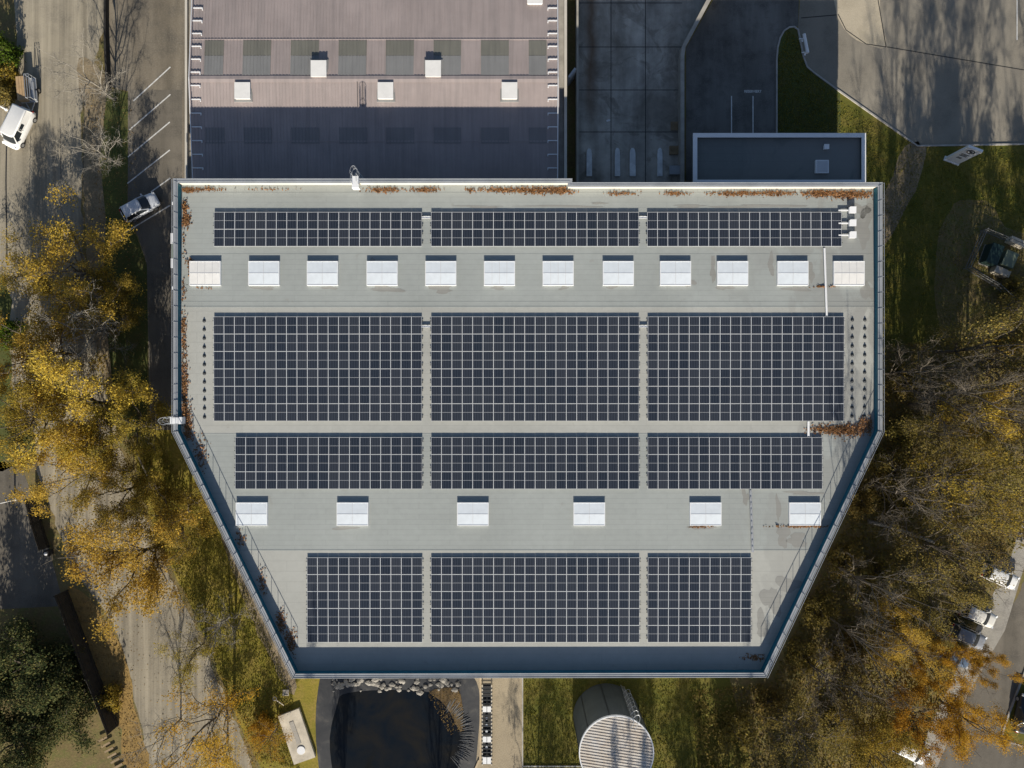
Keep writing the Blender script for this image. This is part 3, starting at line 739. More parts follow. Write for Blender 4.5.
for X, s_ in ((HX0 + .1, 1), (HX1 - .1, -1)):                      # guard rails along both verges
    b = MB(); Y = YS + .8
    b.tube([(X, YS + .5, hz(YS) + .4), (X, RY, RZ + .4), (X, YN - 1, hz(YN - 1) + .4)], .045, 6)
    while Y < YN - 1:
        b.bar((X, Y, hz(Y) + .10), (X + s_ * 1.0, Y, hz(Y) + .10), .10, .04); b.tube([(X, Y, hz(Y)), (X, Y, hz(Y) + .4)], .028, 5)
        b.obox((X + s_ * 1.0, Y - .1, hz(Y) + .09), (.08, .24, .08)); Y += 1.385
    b.build('guard_rail', M['white_metal'], hall)
for x0, x1 in ((HX0 - .59, HX0 - .02), (HX1 + .02, HX1 + .61)):
    b = MB(); b.box(x0, x1, YS, YN, 5.0, 5.06); b.build('gutter', M['concrete'], hall)
for x0 in (359, 364):
    pass
b = MB(); 
for dx in (0, .55): b.bar((P(358, 0, 5.9).x + dx, P(0, 108, 5.7).y, hz(P(0, 108, 5.7).y) + .07), (P(358, 0, 5.9).x + dx, RY - .3, RZ + .06), .05, .04)
b.build('lightning_strip', M['black_metal'], hall)

# ------------------------------------------------------------------ annex
ann = thing('flat_annex', 'small dark flat roofed annex with pale raised edges in the shade', 'building', tuple(P(780, 160, 0)))
ZA = 6.0
ao = PL([(693, 133), (866, 133), (866, 184), (693, 184)], ZA); y_s = P(0, 182.4, ZP).y + .06
ao = [(x, max(y, y_s)) for x, y in ao]; ai = inset(ao, .45)
b = MB(); b.ring(inset(ao, 1.5), inset(ao, 1.8), 0, ZA - .62); b.ring(inset(ao, .03), inset(ao, .4), ZA - .6, ZA - .06); b.build('wall', M['tank_side'], ann)
b = MB(); b.ring(ao, ai, ZA - .058, ZA); b.build('coping', M['white_metal'], ann)
b = MB(); b.prism(inset(ao, .402), ZA - .6, ZA - .38); b.build('roof', M['annex_roof'], ann)
c = P(821.5, 167, ZA - .3); b = MB(); b.box(c.x - .68, c.x + .68, c.y - .68, c.y + .68, ZA - .4, ZA - .1); o = b.build('skylight', M['white_metal'], ann)
b = MB(); b.quad([(c.x - .55, c.y - .55, ZA - .09), (c.x + .55, c.y - .55, ZA - .09), (c.x + .55, c.y + .55, ZA - .07), (c.x - .55, c.y + .55, ZA - .07)]); b.build('pane', M['bar'], o)
c = P(825.5, 147.5, ZA - .3); b = MB(); b.box(c.x - .2, c.x + .2, c.y - .2, c.y + .2, ZA - .4, ZA - .05); b.box(c.x - .26, c.x + .26, c.y - .26, c.y + .26, ZA - .048, ZA); b.build('roof_vent', M['white_metal'], ann)

# ------------------------------------------------------------------ yard furniture
def wall_thing(name, pts, w_, h, mat, label, cat):
    pp = PL(pts, h); b = MB(); Lf, Rg = [], []; vv = [Vector(p) for p in pp]
    for i, p in enumerate(vv):
        d = (vv[min(i + 1, len(vv) - 1)] - vv[max(i - 1, 0)]).normalized(); n_ = Vector((-d.y, d.x)) * w_ / 2; Lf.append(tuple(p + n_)); Rg.append(tuple(p - n_))
    b.prism(Lf + Rg[::-1], 0, h); m = sum(vv, Vector((0, 0))) / len(vv)
    return tag(b.build(name, mat, None, origin=(m.x, m.y, 0)), label, cat)
wall_thing('garden_wall', wall_pts, .22, .7, M['fence_dark'], 'low dark wall between the tan street and the parking strip', 'wall')
wall_thing('boundary_wall', [(577.5, -40), (577.5, 185)], .22, 1.6, M['concrete'], 'thin straight concrete wall between pitched hall and loading yard', 'wall')
wall_thing('retaining_wall', [(714, -10), (684, 46), (682.5, 56), (682.5, 184)], .42, 1.2, M['concrete'], 'thick bent concrete wall between loading yard and access road', 'wall')
tag(wall_thing('gutter_pipe', [(569, 77), (575.5, 68)], .25, 2.4, M['galv'], 'short grey pipe lying aslant in the gap beside the pitched hall', 'pipe'))
for i, (x, w_, y0, lab) in enumerate(((589.3, .62, 148.5, 'tapered concrete wheel guide, nearest the thin boundary wall'), (617.5, .60, 148, 'tapered concrete wheel guide, first of the close middle pair from the boundary wall'),
        (632.7, .66, 148, 'tapered concrete wheel guide, widest and paired with its neighbour'), (660, .58, 148, 'tapered concrete wheel guide, nearest the stacked pallets'))):
    a = P(x, 176, .2); c = P(x, y0, .2); b = MB(); h2 = w_ / 2
    pl = [(a.x - h2, a.y), (a.x + h2, a.y), (a.x + h2 * .92, c.y - .6), (a.x + h2 * .72, c.y - .2), (a.x + h2 * .3, c.y), (a.x - h2 * .4, c.y), (a.x - h2 * .82, c.y - .2), (a.x - h2 * .98, c.y - .6)]
    b.prism(pl, 0, .22, 0); pl2 = inset(pl, .06); b.prism(pl2 if False else pl, .222, .225, 0)
    tag(b.build('wheel_guide', M['guide'], None, origin=(a.x, (a.y + c.y) / 2, 0)), lab, 'wheel guide', 'wheel guides at the loading dock')
def pallet(px, py, n, lab):
    c = P(px, py, .1); r_ = MB()
    for k in range(n):
        z = .145 * k
        for i in range(7): r_.box(c.x - .6, c.x + .6, c.y - .42 + .14 * i - .05, c.y - .42 + .14 * i + .05, z + .115, z + .137)
        for s_ in (-.52, 0, .52): r_.box(c.x + s_ - .05, c.x + s_ + .05, c.y - .46, c.y + .46, z + .003, z + .112)
    tag(r_.build('wooden_pallet', M['wood'], None, origin=(c.x, c.y, 0)), lab, 'pallet', 'pallets by the retaining wall')
pallet(676, 126, 1, 'wooden pallet against the retaining wall, farther from the building'); pallet(674.5, 150.5, 2, 'stack of two wooden pallets against the retaining wall near a grey bin')
c = P(674.5, 170.5, .8); bn = thing('waste_bin', 'grey wheeled waste bin standing behind the wooden pallets', 'bin', (c.x, c.y, 0))
b = MB(); b.loft([[(c.x + sx * .55 * k, c.y + sy * .42 * k, z) for sx, sy in ((-1, -1), (1, -1), (1, 1), (-1, 1))] for z, k in ((.12, .85), (.95, 1.))]); b.build('body', M['wall_grey'], bn)
b = MB(); b.obox((c.x, c.y, .99), (1.2, .95, .07), 0, 0, R(3)); b.build('lid', M['coping'], bn)
for sx in (-.4, .4):
    for sy in (-.3, .3):
        b = MB(); b.tube([(c.x + sx - .03, c.y + sy, .07), (c.x + sx + .03, c.y + sy, .07)], .07, 10); b.build('wheel', M['dark'], bn)
c = P(608, 120.5, .1); b = MB(); b.obox((c.x, c.y, .06), (.34, .2, .1), .3); b.obox((c.x + .2, c.y + .05, .04), (.16, .1, .06), .9); tag(b.build('litter', M['white_metal'], None, origin=(c.x, c.y, 0)), 'tiny white scrap lying on the loading yard floor', 'litter')
# barrier
c = P(804.5, 43, .5); r_ = thing('barrier', 'white tubular barrier standing beside the curved grass island kerb', 'barrier', (c.x, c.y, 0))
a, e = P(804, 34, .9), P(807.8, 53, .9)
b = MB(); b.tube([a, e], .17, 10); b.build('beam', M['white_metal'], r_)
for q in (a + (e - a) * .14, a + (e - a) * .86):
    b = MB(); b.tube([(q.x, q.y, 0), (q.x, q.y, .76)], .06, 8); b.bar((q.x - .45, q.y - .05, .5), (q.x + .25, q.y + .05, .5), .1, .06); b.obox((q.x, q.y, .03), (.4, .3, .05)); b.build('post', M['white_metal'], r_)
# sign stele
A, Bq = P(944.5, 158.5), P(958, 163.5); wv = (Bq - A); L = wv.length; wv.normalize(); nn = Vector((wv.y, -wv.x, 0)); 
cpt = (A + Bq) / 2; ang = math.atan2(wv.y, wv.x)
sg = thing('sign_pylon', 'tall white sign pylon with dark round emblem beside the car park kerb', 'sign', (cpt.x, cpt.y, 0))
b = MB(); b.obox((cpt.x, cpt.y, 2.1), (L, .28, 3.9), ang); b.obox((cpt.x, cpt.y, .07), (L * 1.1, .5, .14), ang); b.build('panel', M['white_metal'], sg)
b = MB(); f0 = cpt + nn * .15
def onface(u, z, d=0): q = f0 + wv * u + nn * d; return (q.x, q.y, z)
ringp = [onface(.36 * math.cos(t * PI / 12), 3.35 + .36 * math.sin(t * PI / 12)) for t in range(25)]
b.tube(ringp, .07, 6); b.quad([onface(.15, 3.2, .01), onface(-.15, 3.2, .01), onface(-.15, 3.5, .01), onface(.15, 3.5, .01)]); b.build('emblem', M['black_metal'], sg)
b = MB()
for z, wd in ((2.5, .85), (2.28, .7), (2.06, .8), (1.6, .5), (1.4, .6)):
    b.obox(onface(-.05, z, .0), (wd, .014, .12), ang)
b.build('lettering', M['black_metal'], sg)

# ------------------------------------------------------------------ enclosure by the wood
enc = thing('wire_fence', 'low metal fence round the green cabinets at the wood edge', 'fence', tuple(P(990, 258)))
pts = [P(*q, 1.3) for q in ((1030, 246), (988, 228.5), (971, 267), (1000, 284), (1020, 302))]
for i, (a, c) in enumerate(zip(pts, pts[1:])):
    b = MB()
    for z in (.35, .85, 1.3): b.tube([(a.x, a.y, z), (c.x, c.y, z)], .038, 5)
    n_ = max(2, int((c - a).length / .25))
    for k in range(1, n_): q = a + (c - a) * k / n_; b.tube([(q.x, q.y, .05), (q.x, q.y, 1.3)], .01, 4)
    b.build('fence_panel', M['fence_grey'], enc)
    b = MB(); b.tube([(a.x, a.y, 0), (a.x, a.y, 1.42)], .06, 8); b.build('post', M['fence_grey'], enc)
def cabinet(px, py, sx, sy, h, rz, mat, lab, lidm):
    c = P(px, py, h); r_ = thing('utility_cabinet', lab, 'cabinet', (c.x, c.y, 0)); b = MB(); b.obox((c.x, c.y, h / 2 + .05), (sx, sy, h - .1), rz); b.build('housing', mat, r_)
    b = MB(); b.obox((c.x, c.y, h + .03), (sx * 1.06, sy * 1.06, .05), rz, 0, R(3)); b.build('lid', lidm, r_)
    b = MB(); b.obox((c.x, c.y, .02), (sx * 1.1, sy * 1.1, .05), rz); b.build('plinth', M['concrete'], r_)
cabinet(995, 254, 1.25, 2.1, 1.3, R(-20), M['green_paint'], 'dark green utility cabinet inside the low fence', M['green_paint'])
cabinet(1010, 259, 1.3, 1.6, 1.2, R(-22), M['pale_green'], 'pale green utility cabinet touching the dark green one', M['pale_green'])
def block(px, py, sx, sy, h, rz, lab):
    c = P(px, py, h); b = MB(); b.obox((c.x, c.y, h / 2), (sx, sy, h), rz); b.obox((c.x, c.y, h + .03), (sx * 1.04, sy * 1.08, .06), rz)
    tag(b.build('stone_block', M['concrete_pale'], None, origin=(c.x, c.y, 0)), lab, 'stone block')
block(1002.5, 271.5, 1.7, .7, .9, R(-24), 'pale sunlit stone block beside the low fence gap'); block(1019, 242, 1.9, .6, .9, R(-24), 'pale stone block beyond the cabinets at the picture edge')

# ------------------------------------------------------------------ tank
tc = P(616.5, 753, 7.6); TR = 3.72
tank = thing('round_tank', 'tall round slate clad tank with a ribbed pale lid', 'tank', (tc.x, tc.y, 0))
b = MB(); b.cyl(tc, TR, 0, 7.45, 48, 0)
b.build('wall', M['tank_side'], tank, False)
b = MB()
for k in range(9):
    a = 2 * PI * k / 9 + .35; b.obox((tc.x + (TR + .015) * math.cos(a), tc.y + (TR + .015) * math.sin(a), 3.7), (.05, .09, 7.3), a)
b.build('wall_seam', M['black_metal'], tank)
b = MB(); b.cyl(tc, TR + .06, 7.455, 7.55, 48); e = R(-9)
k = -TR
while k < TR:
    hw = math.sqrt(max(0, TR * TR - k * k)) 
    if hw > .2: b.obox((tc.x - math.sin(e) * k, tc.y + math.cos(e) * k, 7.585), (2 * hw, .15, .05), e)
    k += .3
b.build('lid', M['tank_lid'], tank)
b = MB(); b.ring([(tc.x + (TR + .09) * math.cos(2 * PI * i / 48), tc.y + (TR + .09) * math.sin(2 * PI * i / 48)) for i in range(48)], [(tc.x + (TR - .02) * math.cos(2 * PI * i / 48), tc.y + (TR - .02) * math.sin(2 * PI * i / 48)) for i in range(48)], 7.4, 7.64); b.build('rim', M['white_metal'], tank)
la = R(63); ld = Vector((math.cos(la), math.sin(la), 0)); lt = Vector((-ld.y, ld.x, 0)); lq = Vector((tc.x, tc.y, 0)) + ld * (TR + .25)
b = MB()
for s_ in (-.22, .22): b.tube([lq + lt * s_ + Vector((0, 0, .2)), lq + lt * s_ + Vector((0, 0, 8.6)), lq + lt * s_ - ld * .7 + Vector((0, 0, 8.6)), lq + lt * s_ - ld * .7 + Vector((0, 0, 7.6))], .025, 6)
for i in range(26): b.tube([lq - lt * .22 + Vector((0, 0, .4 + .28 * i)), lq + lt * .22 + Vector((0, 0, .4 + .28 * i))], .014, 5)
o = b.build('ladder', M['galv'], tank); b = MB()
def arc2(z): return [lq + ld * (.72 * math.sin(PI * i / 8)) + lt * (-.36 * math.cos(PI * i / 8)) + Vector((0, 0, z)) for i in range(9)]
for i in range(7): b.tube(arc2(2.6 + i * .95), .022, 5)
for j in (0, 2, 4, 6, 8): b.tube([arc2(2.6)[j], arc2(8.3)[j]], .014, 4)
b.build('safety_cage', M['galv'], o)

# trough, slab, covers
c0, c1 = P(487, 684), P(487, 764); tr_ = thing('drain_trough', 'long narrow trough with pale covers set in the gravel path', 'trough', (c0.x, (c0.y + c1.y) / 2, 0))
b = MB()
for s_ in (-.52, .52): b.box(c0.x + s_ - .06, c0.x + s_ + .06, c1.y, c0.y, .0, .3)
b.box(c0.x - .45, c0.x + .45, c1.y, c0.y, .006, .05, 1); b.build('channel', [M['concrete_pale'], M['dark']], tr_)
b = MB(); y = c1.y + .2
while y < c0.y: b.box(c0.x - .62, c0.x + .62, y - .035, y + .035, .302, .35); y += .42
b.build('crossbar', M['black_metal'], tr_)
for py, hh in ((707.5, .62), (737.5, .62), (758.5, .75)):
    q = P(487, py); b = MB()
    for s_ in (-.24, .24): b.obox((q.x + s_, q.y, .4), (.42, hh, .09), 0, 0, 0, R(4) * (1 if s_ > 0 else -1))
    b.build('cover', M['white_metal'], tr_)
for py in (717, 724, 730, 746): q = P(486.7, py); b = MB(); b.cyl(q, .14, .05, .3, 10); b.build('stub_pipe', M['galv'], tr_)
sp = PL([(278, 716.6), (298.7, 708.6), (315.3, 757.3), (294, 764.8)], .35); b = MB(); b.prism(sp, 0, .35)
slab = thing('concrete_slab', 'rectangular weathered concrete slab with round lid beside the pond', 'slab', tuple(P(296, 737)))
b.build('base', M['concrete_pale'], slab); q = P(301, 750.5, .4); b = MB(); b.cyl(q, .46, .352, .42, 20); b.build('lid', M['white_metal'], slab)
b = MB(); e0, e1 = P(291, 722, .4), P(299, 744, .4); b.bar((e0.x, e0.y, .37), (e1.x, e1.y, .37), .5, .03); b.build('channel_cover', M['concrete'], slab)
q = P(286.2, 692.3); b = MB(); b.ring([(q.x - .33, q.y - .33), (q.x + .33, q.y - .33), (q.x + .33, q.y + .33), (q.x - .33, q.y + .33)], [(q.x - .24, q.y - .24), (q.x + .24, q.y - .24), (q.x + .24, q.y + .24), (q.x - .24, q.y + .24)], 0, .16); b.box(q.x - .24, q.x + .24, q.y - .24, q.y + .24, 0, .1)
tag(b.build('manhole_cover', M['concrete_pale'], None, origin=(q.x, q.y, 0)), 'small square concrete manhole on the lawn above the slab', 'manhole')
q = P(275.5, 697.5); b = MB(); b.tube([(q.x + .2 * math.cos(t * PI / 8), q.y + .2 * math.sin(t * PI / 8), .3) for t in range(17)], .05, 6); b.bar((q.x + .15, q.y - .15, .28), (q.x + .95, q.y - .85, .06), .07, .07)
tag(b.build('standpipe', M['concrete_pale'], None, origin=(q.x, q.y, 0)), 'pale bent standpipe with ring end next to the square manhole', 'pipe')
a, e = P(134, 446, .3), P(157.5, 497, .1); b = MB(); b.tube([(a.x, a.y, .5), (e.x, e.y, .08)], .07, 7); tag(b.build('wooden_pole', M['concrete_pale'], None, origin=(e.x, e.y, 0)), 'thin pale pole lying on the lawn beside the street trees', 'pole')
a, e = P(948, 399, .3), P(934, 428, .1); b = MB(); b.tube([(a.x, a.y, .6), (e.x, e.y, .08)], [.05, .09], 7); tag(b.build('fallen_log', M['bark_pale'], None, origin=(e.x, e.y, 0)), 'thin pale fallen log on the wood floor', 'log')
a, e = P(933, 542, .3), P(868, 521, .15); b = MB(); b.tube([(a.x, a.y, .5), ((a.x + e.x) / 2, (a.y + e.y) / 2 + .2, .3), (e.x, e.y, .2)], [.16, .2, .24], 8); tag(b.build('fallen_log', M['bark_pale'], None, origin=(e.x, e.y, 0)), 'long thick grey fallen log near the slanted parapet', 'log')
# rocks along the pond
random.seed(8); rk = []
for i in range(84):
    px = random.uniform(331, 462); py = 679 + abs(random.gauss(0, 6)) if i % 3 else random.uniform(679, 691)
    q = P(px, min(py, 692)); s_ = random.uniform(.12, .42); b = MB()
    ico = []
    for u in range(5):
        th = PI * u / 4
        ico.append([(q.x + s_ * random.uniform(.5, 1.25) * (math.sin(th) + .02) * math.cos(v * PI / 4), q.y + s_ * random.uniform(.4, 1.05) * (math.sin(th) + .02) * math.sin(v * PI / 4), s_ * .22 - s_ * .4 * math.cos(th) * random.uniform(.8, 1)) for v in range(8)])
    b.loft(ico); o = b.build('rock', M['rock'], None, origin=(q.x, q.y, 0)); tag(o, 'pale rounded rock in the heap between the pond and the hall', 'rock', 'rocks along the pond edge')
# liner pleats: folds of the foil on the path side of the pond
b = MB()
for i in range(58):
    t = i / 57; a = R(62 - 112 * t + random.uniform(-1, 1)); c_ = P(432, 736)
    d = Vector((math.cos(a), math.sin(a), 0)); r0 = 3.3 + random.uniform(-.25, .35); r1 = 4.75 + random.uniform(-.5, .3); w_ = random.uniform(.02, .06)
    p0, p1 = c_ + d * r0, c_ + d * r1 + Vector((0, random.uniform(-.1, .25), 0)); b.tube([(p0.x, p0.y, .02), ((p0.x + p1.x) / 2, (p0.y + p1.y) / 2 + .04, .03 + w_), (p1.x, p1.y, .03)], [.015, w_, .02], 5)
tag(b.build('liner_folds', M['fold']), kind='structure')

# ------------------------------------------------------------------ fence and posts at the garden
def fence_line(pts, h, label, mat):
    pp = [P(*q) for q in pts]; r_ = thing('timber_fence', label, 'fence', tuple(pp[0])); 
    for a, c in zip(pp, pp[1:]):
        b = MB(); n_ = max(2, int((c - a).length / .16)); ang = math.atan2(c.y - a.y, c.x - a.x)
        for k in range(n_): q = a + (c - a) * (k + .5) / n_; b.obox((q.x, q.y, h / 2 + random.uniform(-.02, .02)), ((c - a).length / n_ * .94, .05, h - .05), ang)
        for z in (.4, h - .4): b.bar((a.x + .05, a.y, z), (c.x + .05, c.y, z), .06, .1)
        b.build('fence_panel', mat, r_)
        b = MB(); b.obox((a.x, a.y, h / 2 + .05), (.14, .14, h + .1), ang); b.build('post', mat, r_)
fence_line([(68, 590), (78, 617), (88, 644), (98, 671), (109, 698), (119, 725)], 2.3, 'tall dark timber fence between the garden and the leafy bank', M['fence_dark'])
fence_line([(36, 497), (42, 521), (50, 547)], 1.9, 'short dark timber fence beside the shaded driveway', M['fence_dark'])
def post(px, py, h, lab, arm):
    q = P(px, py); r_ = thing('street_lamp', lab, 'street lamp', (q.x, q.y, 0)); b = MB(); b.tube([(q.x, q.y, 0), (q.x, q.y, .9), (q.x, q.y, h)], [.12, .1, .05], 8); b.cyl(q, .2, 0, .12, 10); b.build('pole', M['white_metal'], r_)
    b = MB(); b.bar((q.x, q.y, h), (q.x + arm, q.y, h + .1), .06, .06); o = b.build('arm', M['white_metal'], r_); b = MB(); b.obox((q.x + arm, q.y, h + .08), (.6, .25, .12)); b.build('lamp_head', M['coping'], o)
post(15, 499.5, 6.0, 'white street lamp pole beside the shaded driveway', -.8); post(6.5, 109.5, 5.0, 'white street lamp pole in front of the white van', -.8)
q = P(48, 553, .5); r_ = thing('letterbox_post', 'small post with pale round top at the driveway corner', 'post', (q.x, q.y, 0)); b = MB(); b.box(q.x - .3, q.x + .3, q.y - .3, q.y + .3, 0, .9); b.build('pillar', M['fence_dark'], r_)
b = MB(); b.cyl(q, .2, .9, 1.05, 12, 0, .08); b.build('lamp_cover', M['white_metal'], r_)
# garden steps at the bottom
b = MB(); q = P(115, 752); 
for i in range(8): b.obox((q.x - 1.2 + .33 * i, q.y + 1.6 - .62 * i, .06 + .03 * (8 - i)), (1.1, .22, .08), R(-62) + PI / 2)
tag(b.build('garden_steps', M['wood'], None, origin=(q.x, q.y, 0)), 'narrow flight of wooden garden steps at the foot of the fence', 'steps')

# ------------------------------------------------------------------ vehicles
def paint(name, c):
    a = N(name); a.b.inputs['Coat Weight'].default_value = .6; a.b.inputs['Coat Roughness'].default_value = .08; co = a.coord(False)
    k = a.ramp(a.noise(co, .8, 5, .6), [(.3, sc(c, .93)), (.7, c)]); return a.done(k, .35, 0, .5)
PAINT = {k: paint(k + ' car paint', v) for k, v in dict(white=(.8, .8, .78), silver=(.62, .66, .72), blue=(.10, .14, .20), black=(.015, .017, .02), grey=(.25, .26, .28), cream=(.7, .68, .62)).items()}
M['red_lamp'] = plain('red lens', (.35, .02, .015), .2, .05, 2, world=False); M['clear_lamp'] = plain('clear lens', (.7, .72, .74), .15, .05, 2, world=False)
def car(label, cat, loc, rz, pnt, L=4.3, W=1.78, H=1.48, kind='hatch', name='parked_car'):
    r_ = thing(name, label, cat, (0, 0, 0)); hw = W / 2; van = kind == 'van'
    belt = .92 if not van else 1.08; hood = .86 if not van else 1.02
    st = []
    def sec(x, w_, zb, zt): return [(x, -w_ * .86, zb), (x, w_ * .86, zb), (x, w_ * .98, zb + .14), (x, w_, (zb + zt) / 2), (x, w_ * .97, zt - .12), (x, w_ * .86, zt), (x, w_ * .4, zt + .03), (x, -w_ * .4, zt + .03), (x, -w_ * .86, zt), (x, -w_ * .97, zt - .12), (x, -w_, (zb + zt) / 2), (x, -w_ * .98, zb + .14)]
    f = L / 2
    rings = [sec(-f, hw * .78, .4, belt - .18), sec(-f + .06, hw * .88, .32, belt - .08), sec(-f + .3, hw * .97, .24, belt), sec(-f + 1.0, hw, .2, belt), sec(0, hw, .2, belt), sec(f - 1.25, hw, .2, belt),
             sec(f - .9, hw * .99, .2, hood), sec(f - .45, hw * .95, .22, hood - .06), sec(f - .18, hw * .86, .28, hood - .14), sec(f - .04, hw * .72, .36, hood - .26), sec(f, hw * .6, .42, hood - .34)]
    b = MB(); b.loft(rings); b.build('body', pnt, r_, True)
    xr, xf = (-f + .12, f - .95) if kind != 'sedan' else (-f + .75, f - 1.15)
    if van: xf = f - .5
    tr, tf = (xr + (.42 if not van else .1), xf - (.85 if not van else .55))
    if kind == 'sedan': tr = xr + .65
    wb, wt = hw * .93, hw * (.74 if not van else .89); zt = H - .06
    def outl(x0, x1, w_, z, rf=.22): return [(x0, -w_ * .9, z), (x0 + .06, -w_, z), (x1 - rf, -w_, z), (x1 - .05, -w_ * .72, z), (x1, -w_ * .3, z), (x1, w_ * .3, z), (x1 - .05, w_ * .72, z), (x1 - rf, w_, z), (x0 + .06, w_, z), (x0, w_ * .9, z)]
    b = MB(); b.loft([outl(xr, xf, wb, belt - .03), outl(tr, tf, wt, zt)]); b.build('window_glass', M['glass_dark'], r_)
    b = MB(); b.loft([outl(tr - .03, tf + .05, wt + .025, zt - .03), outl(tr - .02, tf + .04, wt + .02, zt + .02), outl(tr + .1, tf - .1, wt - .12, H)]); b.build('roof', pnt, r_, True)
    b = MB()
    lo, hi = outl(xr, xf, wb, belt - .02), outl(tr, tf, wt, zt)
    for i in (1, 2, 7, 8):
        b = MB(); b.bar(Vector(lo[i]), Vector(hi[i]), .09, .06); b.build('pillar', pnt, r_)
    xm = (xr + xf) / 2 - .1 if not van else xf - 1.75
    for s_ in (-1, 1):
        b = MB(); b.bar((xm, s_ * wb, belt), (xm - .05, s_ * wt, zt), .05, .08); b.build('pillar', pnt, r_)
    if van:
        b = MB(); b.loft([outl(xr - .02, xm + .35, wb + .012, belt - .03, .06), outl(tr - .02, xm + .3, wt + .012, zt, .06)]); b.build('upper_body', pnt, r_)
        for s_ in (-1, 1):
            b = MB(); b.obox((xm - .25, s_ * (wb * .5 + wt * .5 + .018), (belt + zt) / 2 + .02), (.8, .02, .42), 0, 0, s_ * math.atan2(wb - wt, zt - belt)); b.build('side_window', M['glass_dark'], r_)
    for s_ in (-1, 1):
        for x in (-f + .78, f - .82):
            wl = bpy.data.objects.new('wheel', None)
            t = MB(); t.tube([(x, s_ * (hw - .2), .31), (x, s_ * (hw + .005), .31)], .31, 18); w0 = t.build('wheel', M['dark'], r_)
            t = MB(); t.tube([(x, s_ * (hw - .1), .31), (x, s_ * (hw + .015), .31)], .2, 12); t.build('rim', M['rim'], w0)
        t = MB(); t.obox((xf - .35, s_ * (hw + .09), belt + .06), (.14, .2, .13)); t.build('wing_mirror', pnt, r_)
        t = MB(); t.obox((f - .2, s_ * hw * .68, hood - .18), (.26, .34, .12), s_ * R(-22), 0, 0, R(24)); t.build('headlight', M['clear_lamp'], r_)
        t = MB(); t.obox((-f + .05, s_ * hw * .74, belt - .16), (.1, .26, .2)); t.build('tail_light', M['red_lamp'], r_)
    t = MB(); t.obox((f - .03, 0, .5), (.08, 1.0, .16)); t.build('grille', M['dark'], r_)
    r_.location = (loc.x, loc.y, .02); r_.rotation_euler = (0, 0, rz); return r_
def heading(a, c): a, c = P(*a), P(*c); return math.atan2(c.y - a.y, c.x - a.x)
car('white van parked askew on the tan street in front of a trailer', 'van', P(17.5, 127.5, .9), heading((27, 109), (8.5, 147)), PAINT['white'], 4.7, 1.9, 1.92, 'van', 'parked_van')
car('silver blue hatchback parked in a marked bay beside the hall', 'car', P(140, 207, .7), heading((121, 218), (159, 197)), PAINT['silver'], 4.35, 1.8, 1.5)
hs = heading((940, 690), (980, 708))
CARS = [((1001, 577), 'white', 'white car under the branches, farthest along the pale parking bay', 'hatch'), ((979, 615.5), 'cream', 'small white car half hidden by leaves between two others', 'hatch'),
        ((968.5, 637), 'grey', 'grey car mostly hidden by leaves beside the blue one', 'hatch'), ((953.5, 656), 'blue', 'blue grey car with its roof showing through orange leaves', 'sedan'), ((911, 752), 'white', 'white car under olive leaves at the near end of the bay', 'hatch')]
for (x, y), cn, lab, kd in CARS: car(lab, 'car', P(x, y, .8), hs + R(random.uniform(-3, 3)), PAINT[cn], 4.2, 1.75, 1.47, kd)
car('black car standing on the corner beyond the grass kerb', 'car', P(1025, 714, .8), heading((1019, 735), (1029, 690)), PAINT['black'], 4.4, 1.8, 1.46, 'sedan').location.z = .14
# trailer
ta = heading((29.5, 101), (27.5, 78)) - PI / 2; tcn = P(28, 90, .7)
trl = thing('flatbed_trailer', 'small flatbed trailer with a tan box and metal rack behind the van', 'trailer', (0, 0, 0))
b = MB(); b.box(-.9, .9, -1.35, 1.35, .5, .6); b.build('bed', M['galv'], trl)
b = MB(); b.box(-.84, .02, -1.3, 1.3, .602, 1.32)
for x in (-.55, -.25): b.box(x - .02, x + .02, -1.3, 1.3, 1.322, 1.35)
b.build('box', M['tan_tarp'], trl)
b = MB()
for y in (-1.3, 1.3):
    b.tube([(.85, y, .6), (.85, y, 1.7), (.35, y, 1.7), (.35, y, .6)], .04, 6)
for x, z in ((.35, 1.7), (.6, 1.7), (.85, 1.7), (.85, 1.15)): b.tube([(x, -1.3, z), (x, 1.3, z)], .035, 6)
b.box(.42, .78, -1.1, .9, .602, .85); b.build('rack', M['galv'], trl)
for s_ in (-1, 1):
    t = MB(); t.tube([(s_ * .78, 0, .31), (s_ * .98, 0, .31)], .31, 18); w0 = t.build('wheel', M['dark'], trl); t = MB(); t.tube([(s_ * .9, 0, .31), (s_ * .99, 0, .31)], .18, 12); t.build('rim', M['rim'], w0)
b = MB(); b.bar((-.5, -1.3, .48), (0, -2.4, .48), .08, .08); b.bar((.5, -1.3, .48), (0, -2.4, .48), .08, .08); b.tube([(0, -2.3, 0.02), (0, -2.3, .5)], .04, 8); b.build('drawbar', M['galv'], trl)
trl.location = (tcn.x, tcn.y, .012); trl.rotation_euler = (0, 0, ta)

